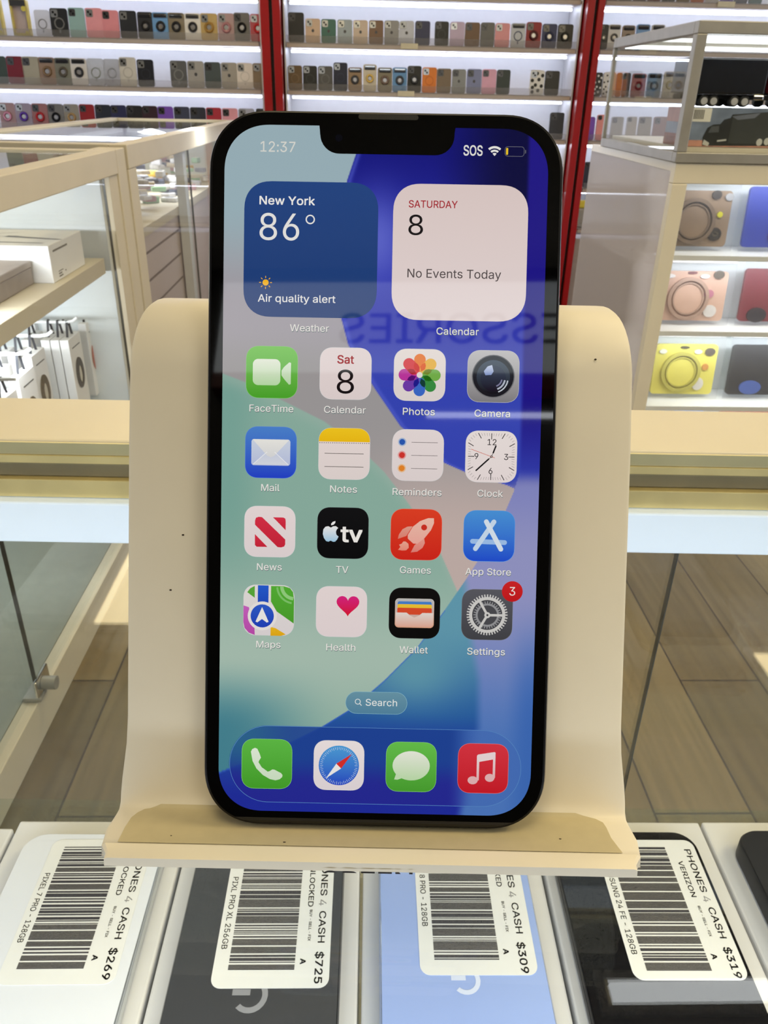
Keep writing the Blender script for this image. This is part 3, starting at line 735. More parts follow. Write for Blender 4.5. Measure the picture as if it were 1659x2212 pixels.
BARS = {}
def bar_rows(seed):
    r = random.Random(seed); s_ = 0.0; out = []
    while s_ < .0585:
        wd = r.choice([.0004, .0005, .0007, .0009, .0013, .0018]); gp = r.choice([.0003, .00035, .0004, .0006, .0008])
        if r.random() < .16:
            for k in range(r.randint(4, 7)): out.append((s_, .00048)); s_ += .00058
            s_ += .0006; continue
        out.append((s_, min(wd, .0610 - s_))); s_ += wd + gp
    return out
def price_label(parent, x0, yfar, L_, W_, z, rot, lines, seed):
    """sticker lying on a phone; writing runs from the far end towards the viewer with its tops to the right"""
    e = bpy.data.objects.new('price_label', None)
    bm = bm_new(); prism(bm, [(a, b) for a, b in rrect(W_, L_, .0042, 6, W_ / 2, -L_ / 2)], 0, .00015, 'xyz')
    e = link('price_label', bm, M_paper, parent); e.location = (x0, yfar, z); e.rotation_euler = (0, 0, rot)
    bm = bm_new()
    for s_, wd in bar_rows(seed):
        y1 = -.0042 - s_; y0 = y1 - wd
        a = [bm.verts.new(p) for p in ((0.0062, y0, .00022), (.0335, y0, .00022), (.0335, y1, .00022), (.0062, y1, .00022))]; bm.faces.new(a)
    link('barcode', bm, M_ink, e)
    bm = bm_new()
    for s_, s0, s1, t_, cap, bold, mi in lines:
        V, F = laid(s_, 0, 0, cap, 'L', s1 - s0, bold); k = [bm.verts.new((t_ + b, -(s0 + a), .00024)) for a, b in V]
        for f in F:
            try: bm.faces.new([k[i] for i in f]).material_index = mi
            except ValueError: pass
    link('lettering', bm, [M_ink, M_ink_light], e)
    return e
def words(model, m0, m1, carrier, c0, c1, price):
    L_ = [('PHONES', .0055, .0285, .0425, .0029, .012, 0), ('4', .0305, .0335, .0420, .0033, -.02, 1), ('CASH', .0362, .0508, .0425, .0029, .012, 0), (price, .0548, .0682, .0420, .0031, .02, 0),
          (carrier, c0, c1, .0372, .0023, .012, 0), ('BUY - SELL - FIX', .0355, .0500, .0382, .0011, .02, 1), ('A', .0578, .0602, .0357, .0022, .04, 0), (model, m0, m1, .0020, .0024, .004, 0)]
    return L_
def shown_phone(x0, x1, yfar, body, rim, label, name='smartphone', ylen=.150, rot=BR, camera=True, back=True, th=.0080):
    t = thing(name, label, 'smartphone', ((x0 + x1) / 2, yfar - ylen / 2, -.1811), rot)
    h = (x1 - x0) / 2; b = ylen / 2
    bm = bm_new()
    out = rrect(2 * h, 2 * b, .0105, 8); rings = []
    for z_, ins in ((0.0002, .0016), (.0016, 0), (th - .0018, 0), (th - .0004, .0007)):
        rings.append([bm.verts.new((a * (1 - ins / h), c * (1 - ins / b), z_)) for a, c in out])
    for A, B in zip(rings, rings[1:]):
        for k in range(len(A)): bm.faces.new((A[k], A[(k + 1) % len(A)], B[(k + 1) % len(A)], B[k]))
    bm.faces.new(rings[0][::-1]); bm.faces.new(rings[-1]); link('frame', bm, rim, t, smooth=True)
    bm = bm_new(); prism(bm, rrect(2 * h - .0018, 2 * b - .0018, .0098, 8), th - .0005, th, 'xyz'); link('back_panel' if back else 'front_glass', bm, body, t)
    if camera:
        bm = bm_new(); box(bm, -h + .001, h - .001, -b + .026, -b + .046, th - .0002, th + .0022, .001); cb = link('camera_bar', bm, rim, t)
        bm = bm_new(); prism(bm, rrect(.034, .013, .006, 6, -.008, -b + .036), th + .0021, th + .0024, 'xyz'); link('lens_window', bm, M_bezel, cb)
    return t, h, b, th
M_p_white = mat('white_phone_back', (232, 234, 236), 0.25, vary=.01); M_p_white_rim = mat('silver_phone_rim', (200, 204, 206), 0.15, .8)
M_p_grey = mat('obsidian_phone_back', (64, 66, 70), 0.35, 0, .4, vary=.02); M_p_grey_rim = mat('polished_dark_rim', (50, 50, 54), 0.12, .9)
M_p_blue = mat('sky_blue_phone_back', (158, 180, 230), 0.4, 0, .4, vary=.01); M_p_blue_rim = mat('polished_blue_rim', (170, 188, 226), 0.12, .8)
M_p_black = mat('glossy_black_phone', (20, 20, 22), 0.04, 0, .5, vary=0)
M_p_bump = mat('black_silicone', (26, 27, 30), 0.45, vary=.05)
t, h, b, th = shown_phone(-.1615, -.0935, .2675, M_p_white, M_p_white_rim, 'white phone lying on its box under the price sticker 269', ylen=.1480)
price_label(t, -h + .0145, b - .0042, .070, .0475, th + .00005, .01, words('PIXEL 7 PRO - 128GB', .0185, .0520, 'UNLOCKED', .0065, .0300, '$269'), 3)
t, h, b, th = shown_phone(-.0772, -.0073, .2690, M_p_grey, M_p_grey_rim, 'dark grey phone lying on its box under the price sticker 725', ylen=.152)
price_label(t, -h + .0170, b - .0080, .0700, .0480, th + .00005, .005, words('PIXL PRO XL 256GB', .0190, .0535, 'UNLOCKED', .0105, .0340, '$725'), 5)
def gmark(t, cx_, cy_, r, m):
    bm = bm_new(); P = []
    for k in range(17): a = math.radians(130 - 265 * k / 16 + 0); P.append((a, r))
    pts = [(cx_ + r * math.cos(a), cy_ + r * math.sin(a)) for a, _ in P] + [(cx_ + r * .68 * math.cos(a), cy_ + r * .68 * math.sin(a)) for a, _ in P[::-1]]
    n_ = len(P)
    V1 = [bm.verts.new((p[0], p[1], th + .0001)) for p in pts]
    for k in range(n_ - 1): bm.faces.new((V1[k], V1[k + 1], V1[2 * n_ - 2 - k], V1[2 * n_ - 1 - k]))
    a0 = [bm.verts.new(p) for p in ((cx_ - r * 1.0, cy_ - r * .02, th + .0001), (cx_ + r * 0.0, cy_ - r * .02, th + .0001), (cx_ + r * 0.0, cy_ + r * .32, th + .0001), (cx_ - r * 1.0, cy_ + r * .32, th + .0001))]
    bm.faces.new(a0)
    return link('emblem', bm, m, t)
gmark(t, -.0009, b - .0805, .0072, mat('mirror_emblem', (206, 208, 214), 0.15, .55))
t, h, b, th = shown_phone(.0088, .0785, .2675, M_p_blue, M_p_blue_rim, 'pale blue phone lying on its box under the price sticker 309', ylen=.152)
price_label(t, -h + .0168, b - .0030, .0690, .0490, th + .00005, 0.0, words('PIXL 8 PRO - 128GB', .0130, .0475, 'UNLOCKED', .0065, .0280, '$309'), 11)
gmark(t, .0005, b - .0740, .0060, mat('pale_emblem', (220, 228, 246), 0.3))
t, h, b, th = shown_phone(.0925, .1640, .2670, M_p_black, M_p_grey_rim, 'glossy black phone lying on its box under the price sticker 319', ylen=.1600, camera=False, back=False)
price_label(t, -h + .0212, b - .0056, .0690, .0480, th + .00005, 0.0, words('SAMSUNG 24 FE - 128GB', .0135, .0580, 'VERIZON', .0120, .0310, '$319'), 17)
t, h, b, th = shown_phone(.1835, .2540, .2645, M_p_bump, M_p_bump, 'plain black phone on the rightmost white box, without a sticker', ylen=.150, camera=False, th=.0110)
t, h, b, th = shown_phone(-.2520, -.1795, .2610, M_p_white, M_p_white_rim, 'white phone on the leftmost white box, mostly outside the frame', ylen=.150, camera=False)
# ================================================================== room shell
def plank_mat():
    m = mat('wood_plank_floor', (120, 104, 82), 0.42, 0, .4, vary=.15, scale=3); nt = m.node_tree; b = nt.nodes['Principled BSDF']
    tc = nt.nodes.new('ShaderNodeTexCoord'); mp = nt.nodes.new('ShaderNodeMapping'); mp.inputs['Location'].default_value = (0.0, 0.0, 0); mp.inputs['Rotation'].default_value = (0, 0, math.radians(90))
    br = nt.nodes.new('ShaderNodeTexBrick'); br.inputs['Scale'].default_value = 1.0; br.inputs['Brick Width'].default_value = 0.95; br.inputs['Row Height'].default_value = 0.1712
    br.inputs['Mortar Size'].default_value = 0.0022; br.inputs['Color1'].default_value = (*lin((134, 118, 86)), 1); br.inputs['Color2'].default_value = (*lin((102, 88, 62)), 1); br.inputs['Mortar'].default_value = (*lin((58, 46, 36)), 1)
    br.offset = 0.37; br.inputs['Bias'].default_value = 0.0
    n1 = nt.nodes.new('ShaderNodeTexNoise'); n1.inputs['Scale'].default_value = 2.0; n1.inputs['Detail'].default_value = 5
    m2 = nt.nodes.new('ShaderNodeMapping'); m2.inputs['Scale'].default_value = (26, 1.3, 1)
    nt.links.new(tc.outputs['Object'], mp.inputs['Vector']); nt.links.new(mp.outputs['Vector'], br.inputs['Vector'])
    nt.links.new(tc.outputs['Object'], m2.inputs['Vector']); nt.links.new(m2.outputs['Vector'], n1.inputs['Vector'])
    mx = nt.nodes.new('ShaderNodeMix'); mx.data_type = 'RGBA'; mx.blend_type = 'MULTIPLY'; mx.inputs['Factor'].default_value = 0.75
    cr = nt.nodes.new('ShaderNodeValToRGB'); cr.color_ramp.elements[0].color = (.62, .6, .56, 1); cr.color_ramp.elements[1].color = (1.15, 1.12, 1.08, 1); cr.color_ramp.elements[0].position = .3; cr.color_ramp.elements[1].position = .7
    nt.links.new(n1.outputs['Fac'], cr.inputs['Fac']); nt.links.new(br.outputs['Color'], mx.inputs['A']); nt.links.new(cr.outputs['Color'], mx.inputs['B'])
    nt.links.new(mx.outputs['Result'], b.inputs['Base Color'])
    return m
bm = bm_new(); box(bm, -4, 4, -2.2, 5.2, -1.0, -.95); structure(link('floor', bm, plank_mat()))
bm = bm_new(); box(bm, -4, 4, -2.2, 5.2, 1.806, 1.9); structure(link('ceiling', bm, mat('dark_ceiling_tile', (120, 112, 100), 0.9, vary=.1, scale=8)))
bm = bm_new(); box(bm, -4, 4, 4.80, 4.9, -.95, 1.8); structure(link('wall_far', bm, mat('mauve_wall', (176, 166, 162), 0.5)))
bm = bm_new(); box(bm, -4, 4, -1.96, -1.86, -.95, 1.8); structure(link('wall_near', bm, mat('dark_panel_wall', (26, 22, 20), 0.6)))

# ---- ceiling lights: luminous panels, some of them added as unseen fill
M_diff = mat('panel_diffuser', (250, 240, 215), 0.5, emit=PANEL_COLOR, glow=PANEL_GLOW, vary=0)
M_trimw = mat('white_trim', (220, 218, 210), 0.5)
def ceiling_panel(x, y, lx, ly, label, power, color=None):
    t = thing('ceiling_light', label, 'ceiling light', (x, y, 1.805), 0, 'ceiling lights')
    bm = bm_new(); po = [(-lx / 2 - .02, -ly / 2 - .02), (lx / 2 + .02, -ly / 2 - .02), (lx / 2 + .02, ly / 2 + .02), (-lx / 2 - .02, ly / 2 + .02)]
    pi_ = [(-lx / 2, -ly / 2), (lx / 2, -ly / 2), (lx / 2, ly / 2), (-lx / 2, ly / 2)]
    ringprism(bm, po, pi_, -.02, 0, 'xyz'); link('frame', bm, M_trimw, t)
    bm = bm_new(); box(bm, -lx / 2, lx / 2, -ly / 2, ly / 2, -.012, -.004); link('diffuser', bm, M_diff, t)
    area('lamp', (0, 0, -.014), (lx * .98, ly * .98), power, color or PANEL_COLOR, (0, 0, -1), t)
ceiling_panel(-.80, 3.25, .60, 1.2, 'warm ceiling panel over the left showcases', PANEL_POWER * .72)
ceiling_panel(1.86, 1.88, .60, 1.2, 'warm ceiling panel over the right aisle', PANEL_POWER * .72)
ceiling_panel(1.12, 1.14, 1.02, .06, 'slim ceiling batten above the aisle in front of the counter', 1.1, (.88, .94, 1.0))
ceiling_panel(-.1, -.08, .60, .9, 'warm ceiling panel above the phone stand', PANEL_POWER * .60)
ceiling_panel(-1.05, -1.2, .6, .9, 'unseen fill panel added on the ceiling behind the viewer, left', PANEL_POWER * .42, (1.0, .92, .74))  # pair added behind the viewer to light the stand from the front
ceiling_panel(1.05, -1.2, .6, .9, 'unseen fill panel added on the ceiling behind the viewer, right', PANEL_POWER * .62, (1.0, .92, .74))
ceiling_panel(.25, 2.0, .9, .9, 'unseen fill panel added on the ceiling over the middle of the aisle', PANEL_POWER * 1.1)  # added to lift the aisle and right showcase, hidden from view
ceiling_panel(1.95, .40, .9, .9, 'unseen fill panel added right of the phone stand, over the staff side', PANEL_POWER * 1.9)  # added to brighten the right showcase front, out of view

# ---- the lit sign and shelving on the wall behind the viewer
sign = thing('lightbox_sign', 'backlit white sign lettered in dark blue on the wall behind the viewer', 'sign', (0, -1.858, 1.53))
bm = bm_new(); box(bm, -.63, 2.4, 0, .052, -.178, .172); link('lit_face', bm, mat('sign_face', (220, 226, 232), 0.5, emit=(0.86, 0.95, 1.0), glow=LIGHTBOX_GLOW, vary=0), sign)
V_, F_ = laid('ACCESSORIES', 0, 0, .112, 'L', 1.04, .012)
bm = bm_new(); vs_ = [bm.verts.new((.80 - x_, .0535, -.066 + y_)) for x_, y_ in V_]
for f in F_:
    try: bm.faces.new([vs_[i] for i in f])
    except ValueError: pass
link('lettering', bm, mat('navy_vinyl', (14, 18, 60), 0.5), sign)
bm = bm_new(); box(bm, -.63, 2.4, 0, .06, -.235, -.181); link('red_rail', bm, mat('dark_red_rail', (96, 20, 24), 0.4), sign)
bm = bm_new(); tube(bm, [(.04, .05, -.325), (2.3, .05, -.325)], .009); link('light_tube', bm, mat('sign_tube', (240, 244, 250), 0.4, emit=(0.9, 0.95, 1), glow=7.0, vary=0), sign)

# ================================================================== left showcases
M_case_wood = mat('beige_laminate', (210, 201, 180), 0.5, 0, 0.4, vary=0.02, scale=12)
M_inner = mat('pale_inner_panel', (226, 232, 234), 0.45, vary=.01)
M_pane = glass('showcase_pane', (.98, .985, .98), 1.22)
M_slat = mat('mauve_slat_panel', (204, 191, 190), 0.5, vary=.02)
M_groove = mat('slat_groove', (104, 92, 90), 0.6)
M_case_lit = mat('case_lamp_tube', (240, 246, 250), 0.4, emit=(0.92, 0.97, 1.0), glow=3.2, vary=0)
def part(t, name, m, *boxes, bev=0.0, label=None):
    bm = bm_new()
    for b in boxes: box(bm, *b, bev)
    return link(name, bm, m, t, label=label)
M_soft_tube = mat('soft_lamp_tube', (240, 246, 250), 0.4, emit=(0.92, 0.97, 1.0), glow=1.2, vary=0)
nc = thing('glass_showcase', 'nearer cream framed glass showcase on the left with white boxes and watch straps', 'showcase', (-.85, 1.5, -.95))
def NC(name, m, *bx, bev=0.0):
    return part(nc, name, m, *[(a + .85, b + .85, c - 1.5, d - 1.5, e + .95, f + .95) for a, b, c, d, e, f in bx], bev=bev)
NC('front_rail', M_case_wood, (-.65, -.6, .9, 2.11, -.041, .014), bev=.002)
NC('back_rail', M_case_wood, (-1.2, -1.15, .9, 2.11, -.041, .014), bev=.002)
NC('cross_rail', M_case_wood, (-1.149, -.651, 2.06, 2.11, -.041, .014), bev=.002)
NC('post', M_case_wood, (-.665, -.6, 2.112, 2.19, -.95, .014), bev=.002)
NC('glass_top', M_glass, (-1.149, -.651, .9, 2.059, .004, .010))
NC('front_glass', M_pane, (-.612, -.607, 1.172, 2.010, -.868, -.042))
NC('front_glass', M_pane, (-.620, -.615, .9, 1.182, -.868, -.042))
NC('glass_joint', M_joint, (-.614, -.6065, 1.1700, 1.1717, -.868, -.042))
NC('glass_joint', M_joint, (-.612, -.607, 2.0105, 2.0130, -.868, -.042))
NC('end_panel', M_inner, (-1.149, -.622, 2.02, 2.04, -.868, -.042))
NC('end_stile', M_case_wood, (-.650, -.604, 2.0405, 2.1115, -.868, -.042))
NC('back_panel', M_inner, (-1.16, -1.15, .9, 2.02, -.868, -.042))
NC('floor_panel', mat('shaded_case_floor', (132, 138, 130), .4), (-1.15, -.63, .9, 2.02, -.885, -.869))  # white laminate; the dimness of the unlit base is put into its grey
NC('shelf', M_case_wood, (-1.14, -.63, .9, 2.0, -.2573, -.2216), bev=.001)
NC('base_rail', M_case_wood, (-.63, -.600, .9, 2.11, -.95, -.870), bev=.002)
NC('base', M_case_wood, (-1.15, -.631, .9, 2.11, -.95, -.886))
NC('lamp_tube', M_soft_tube, (-1.14, -1.12, .95, 2.0, -.040, -.022))
NC('lamp_tube', M_soft_tube, (-1.12, -1.10, .95, 1.98, -.275, -.262))
cl = thing('glass_clamp', 'small chrome clamp at the foot of the nearer showcase glass', 'clamp', (-.605, 1.172, -.868))
bm = bm_new(); box(bm, -.022, .012, -.03, .03, 0, .008, .002); link('jaw_plate', bm, M_steel, cl)
bm = bm_new(); box(bm, .004, .010, -.03, .03, .0085, .045, .002); link('jaw', bm, M_chrome, cl)
bm = bm_new(); tube(bm, [(.0105, -.004, .026), (.036, -.004, .026)], .013, 14); link('knob', bm, M_steel, cl, smooth=True)

fc = thing('glass_showcase', 'farther cream framed glass showcase on the left with loose accessories and slatted front', 'showcase', (-.87, 3.2, -.95))
def FC(name, m, *bx, bev=0.0, label=None):
    return part(fc, name, m, *[(a + .87, b + .87, c - 3.2, d - 3.2, e + .95, f + .95) for a, b, c, d, e, f in bx], bev=bev, label=label)
FC('front_rail', M_case_wood, (-.64, -.595, 2.195, 4.2, -.037, .020), bev=.002)
FC('back_rail', M_case_wood, (-1.2, -1.15, 2.195, 4.2, -.037, .020), bev=.002)
FC('cross_rail', M_case_wood, (-1.149, -.641, 2.195, 2.25, -.037, .020), (-1.149, -.641, 4.15, 4.2, -.037, .020), bev=.002)
FC('post', M_case_wood, (-.655, -.596, 2.192, 2.268, -.95, -.0375), bev=.002)
FC('post', M_case_wood, (-.655, -.596, 4.14, 4.2, -.95, -.0375), bev=.002)
FC('glass_top', M_glass, (-1.149, -.641, 2.251, 4.149, .008, .014))
FC('front_glass', M_pane, (-.606, -.601, 2.269, 2.985, -.93, -.038))
FC('front_glass', M_pane, (-.606, -.601, 2.990, 4.139, -.93, -.038))
FC('glass_joint', M_joint, (-.6065, -.6005, 2.9855, 2.9895, -.93, -.038))
FC('joint_stile', M_inner, (-.640, -.611, 2.93, 2.982, -.93, -.038))
FC('shelf', M_case_wood, (-1.14, -.642, 2.20, 4.139, -.243, -.215), bev=.001)
FC('back_panel', M_inner, (-1.16, -1.15, 2.25, 4.15, -.93, -.038))
FC('end_panel', M_inner, (-1.149, -.642, 4.125, 4.138, -.93, -.038), (-1.149, -.642, 2.251, 2.262, -.214, -.038))
FC('slat_panel', M_slat, (-.665, -.648, 2.27, 4.12, -.93, -.244), label='mauve panel with horizontal grooves')
FC('slat_groove', M_groove, *[(-.6485, -.6472, 2.27, 2.93, z_ - .0035, z_ + .0035) for z_ in (-.292, -.372, -.452, -.532, -.612, -.692)])
FC('lamp_tube', M_case_lit, (-1.14, -1.12, 2.3, 4.1, -.036, -.020), (-1.1, -.7, 4.095, 4.12, -.036, -.020))
FC('base', M_case_wood, (-1.15, -.61, 2.20, 4.139, -.95, -.931))

area('showcase_fill', (-.88 + .85, -.22, .95 - .060), (.44, .05), 5.8, (.92, .97, 1.0), (0, .8, -1), nc)  # unseen area lights added to brighten carton, straps and end panel
area('showcase_fill', (-.86 + .85, .02, .95 - .285), (.44, .05), 3.8, (.92, .97, 1.0), (0, .8, -1), nc)
area('showcase_fill', (-1.0 + .87, .0, .95 - .040), (.12, 1.7), 13.0, (.94, .97, 1.0), (.25, 0, -1), fc)  # added area light that lifts the farther showcase's interior
# ---- stock inside the nearer showcase
wb = thing('carton', 'large white carton with dark pen shapes printed on its lid, on the showcase shelf', 'box', (-.65, 1.71, -.2214))
bm = bm_new(); box(bm, -.40, 0, 0, .21, 0, .0755, .0015); link('carton_body', bm, M_card, wb)
bm = bm_new()
for x0, y0, a, l_, w_ in ((-.165, .045, -4, .135, .010), (-.130, .115, -14, .125, .017), (-.30, .06, 18, .20, .003), (-.31, .085, 24, .20, .003)):
    d = Vector((math.cos(math.radians(a)), math.sin(math.radians(a)))); n_ = Vector((-d.y, d.x)) * w_ / 2; p = Vector((x0, y0))
    q_ = [p - n_, p + d * l_ - n_ * .6, p + d * (l_ + .012), p + d * l_ + n_ * .6, p + n_]
    bm.faces.new([bm.verts.new((v.x, v.y, .0758)) for v in q_])
link('lid_print', bm, mat('graphite_print', (96, 98, 104), .5), wb)
bm = bm_new()
for y0, y1, z0, z1 in ((.02, .11, .060, .064), (.035, .065, .017, .019), (.035, .055, .0115, .0145), (.035, .06, .006, .009), (.075, .082, .0115, .0145)):
    bm.faces.new([bm.verts.new(p) for p in ((.0004, y0, z0), (.0004, y1, z0), (.0004, y1, z1), (.0004, y0, z1))])
link('side_print', bm, mat('soft_grey_print', (120, 116, 110), .6), wb)
gb = thing('carton', 'flat grey brown carton in front of the white carton on the showcase shelf', 'box', (-.69, 1.45, -.2214))
bm = bm_new(); box(bm, -.34, 0, 0, .255, 0, .034, .002); link('carton_body', bm, mat('taupe_card', (150, 140, 134), .5), gb)
bm = bm_new(); box(bm, -.342, .0015, -.0015, .2555, .0345, .0475, .002); link('lid', bm, mat('taupe_lid', (166, 156, 150), .5), gb)

# hooks and hanging strap boxes
M_strap = mat('charcoal_loop', (70, 72, 80), .6)
ROW = ['farthest hook', 'second hook from the far end', 'third hook from the far end', 'hook nearest the viewer']
hooks = [(2.03, -.686, -.347), (1.905, -.684, -.355), (1.76, -.692, -.3485), (1.60, -.680, -.342)]
for (y_, xt, z_), nm in zip(hooks, ROW):
    h = thing('display_hook', 'white display prong, ' + nm + ' in the nearer showcase', 'hook', (-1.148, y_, z_), 0, 'prongs holding watch straps')
    bm = bm_new(); L_ = xt + 1.148; tube(bm, [(0.0, 0, 0), (L_ - .03, 0, 0), (L_ - .012, 0, .003), (L_, 0, .012)], .0038, 8); link('prong', bm, M_white, h, smooth=True)
    bm = bm_new(); box(bm, 0, .006, -.02, .02, -.03, .012, .001); link('mount_plate', bm, M_white, h)
def strap_box(x, yc, w_, ztop, band, hookz, label, face=True):
    t = thing('strap_box', label, 'watch strap box', (x, yc, ztop), 0, 'boxed watch straps on hooks')
    bm = bm_new(); box(bm, -.0205, 0, -w_ / 2, w_ / 2, -.19, 0, .0012); link('carton_body', bm, M_card, t)
    if face:
        bm = bm_new(); prism(bm, ring2(0, -.092, .026, .037, 20), .0006, .0002, 'yzx'); fm = link('window', bm, mat('pale_window', (214, 210, 196), .4), t)
        bm = bm_new(); ringprism(bm, ring2(0, -.092, .0265, .0385, 20), ring2(.003, -.096, .011, .022, 20), .0022, .0007, 'yzx'); link('strap', bm, band, t)
        bm = bm_new(); bm.faces.new([bm.verts.new(p) for p in ((.0004, -w_ * .3, -.026), (.0004, w_ * .34, -.026), (.0004, w_ * .34, -.0235), (.0004, -w_ * .3, -.0235))]); link('title_line', bm, M_ink, t)
    bm = bm_new(); dz = hookz - ztop + .004
    for s_ in (-1, 1):
        a = [(-.010 - .003, s_ * .017, -.0004), (-.010 - .003, s_ * .0045, dz), (-.010 + .003, s_ * .0045, dz), (-.010 + .003, s_ * .017, -.0004)]
        bm.faces.new([bm.verts.new(p) for p in a])
    bm.faces.new([bm.verts.new(p) for p in ((-.013, -.0045, dz), (-.013, .0045, dz), (-.007, .0045, dz), (-.007, -.0045, dz))])
    bmesh.ops.solidify(bm, geom=bm.faces[:], thickness=.0012)
    link('hanging_loop', bm, M_strap, t)
    return t
B_black = mat('black_brown_strap', (52, 42, 32), .4, vary=.5, scale=120); B_red = mat('rust_red_strap', (178, 100, 84), .4, vary=.2, scale=100); B_brown = mat('olive_brown_strap', (96, 84, 62), .4, vary=.4, scale=120)
strap_box(-.700, 2.035, .070, -.384, B_red, -.347, 'white strap box with a rust red band, on the farthest hook')
for k, x_ in enumerate((-.752, -.790, -.828)): strap_box(x_, 2.035, .070, -.384, B_black, -.347, '%s white strap box behind the rust red one on the farthest hook' % ('first', 'second', 'third')[k], False)
strap_box(-.700, 1.907, .086, -.388, B_black, -.355, 'white strap box with a dark band, frontmost on the second hook')
for k, x_ in enumerate((-.7225, -.745, -.790)): strap_box(x_, 1.907, .086, -.388, B_black, -.355, '%s white strap box behind the frontmost on the second hook' % ('first', 'second', 'third')[k], False)
strap_box(-.733, 1.76, .080, -.385, B_brown, -.3485, 'white strap box with an olive band, frontmost on the third hook')
for k, x_ in enumerate((-.765, -.800)): strap_box(x_, 1.76, .080, -.385, B_black, -.3485, '%s white strap box behind the frontmost on the third hook' % ('first', 'second')[k], False)
strap_box(-.700, 1.603, .086, -.381, B_brown, -.342, 'white strap box with an olive brown band, frontmost on the nearest hook')
strap_box(-.745, 1.603, .086, -.377, B_black, -.342, 'white strap box behind the frontmost on the nearest hook', False)
for k, (x_, y_) in enumerate(((-.68, 1.46), (-.72, 1.34))):
    strap_box(x_, y_, .08, -.381, B_black, -.3485, ('white strap box at the left edge of the picture', 'white strap box left of the picture edge in the showcase')[k])
    h = thing('display_hook', ('white display prong at the left edge of the picture', 'white display prong beyond the left picture edge')[k], 'hook', (-1.148, y_, -.3485), 0, 'prongs holding watch straps')
    bm = bm_new(); tube(bm, [(0, 0, 0), (x_ + 1.148 + .02, 0, 0)], .0038, 8); link('prong', bm, M_white, h, smooth=True)

# loose accessories in the farther showcase
PAL = [(232, 232, 236), (220, 222, 230), (214, 176, 60), (150, 154, 170), (90, 98, 120), (236, 236, 240), (150, 186, 150), (206, 206, 214), (190, 150, 160), (60, 64, 80), (228, 214, 190)]
r = random.Random(4)
for k in range(120):
    c = PAL[k % len(PAL)]; m = mat('packet_' + str(k % len(PAL)), c, .35, vary=.25, scale=70)
    y_ = 2.33 + 1.62 * (k / 120) + r.uniform(-.02, .02); x_ = r.uniform(-.94, -.69)
    t = thing('accessory_packet', 'small loose accessory packet in the heap inside the farther showcase', 'packet', (x_, y_, -.2148 + .0225 * (k % 5)), r.uniform(0, 6.28), 'loose accessories in the farther showcase')
    l_, w_, h_ = r.uniform(.035, .06), r.uniform(.025, .04), r.uniform(.012, .022)
    bm = bm_new(); box(bm, -l_ / 2, l_ / 2, -w_ / 2, w_ / 2, 0, h_, .004); link('pouch', bm, m, t, smooth=True)
    bm = bm_new(); box(bm, -l_ / 4, l_ / 4, -w_ / 4, w_ / 4, h_ + .0002, h_ + .001); link('sticker', bm, mat('packet_%d' % ((k + 4) % len(PAL)), PAL[(k + 4) % len(PAL)], .35), t)

# ================================================================== right showcase
rc = thing('glass_showcase', 'cream framed showcase on the right hung with tablet covers', 'showcase', (1.3, 2.7, -.95))
def RC(name, m, *bx, bev=0.0, label=None):
    return part(rc, name, m, *[(a - 1.3, b - 1.3, c - 2.7, d - 2.7, e + .95, f + .95) for a, b, c, d, e, f in bx], bev=bev, label=label)
RC('front_top_rail', M_frame_wood, (.82, 1.8, 2.23, 2.262, -.050, 0), bev=.002)
RC('post', M_frame_wood, (.82, .860, 2.23, 2.262, -.95, -.0505), bev=.002)
RC('top_panel', M_frame_wood, (.823, 1.8, 2.263, 3.10, -.022, -.001))
M_haze = glass('milky_side_glass', (0.86, 0.84, 0.83), 1.45, 0.62, (0.80, 0.745, 0.73), 0.05)
RC('side_glass', M_haze, (.823, .828, 2.263, 3.095, -.93, -.0225))
RC('back_panel', M_inner, (.84, 1.8, 2.44, 2.45, -.95, -.0225))
RC('front_glass', M_pane, (.861, 1.8, 2.236, 2.240, -.93, -.0505))
for z_ in (-.240, -.455, -.688, -.90): RC('shelf', M_white, (.862, 1.8, 2.272, 2.438, z_ - .014, z_))
for z_ in (-.256, -.471, -.704): RC('lamp_tube', M_case_lit, (.87, 1.78, 2.40, 2.412, z_ - .006, z_))
RC('lamp_tube', M_case_lit, (.87, 1.78, 2.40, 2.412, -.034, -.024))
for z_ in (-.024, -.255, -.470, -.703): area('showcase_fill', (.03, 2.285 - 2.7, .95 + z_ - .004), (.85, .02), 1.3, (.93, .97, 1.0), (0, .5, -1), rc)  # fill added under each shelf for the covers, apart from the tubes
RC('base', M_frame_wood, (.862, 1.8, 2.263, 2.438, -.95, -.9145))
RC('side_base', mat('mauve_kick_panel', (160, 148, 144), .5), (.8295, .838, 2.45, 3.09, -.93, -.30))

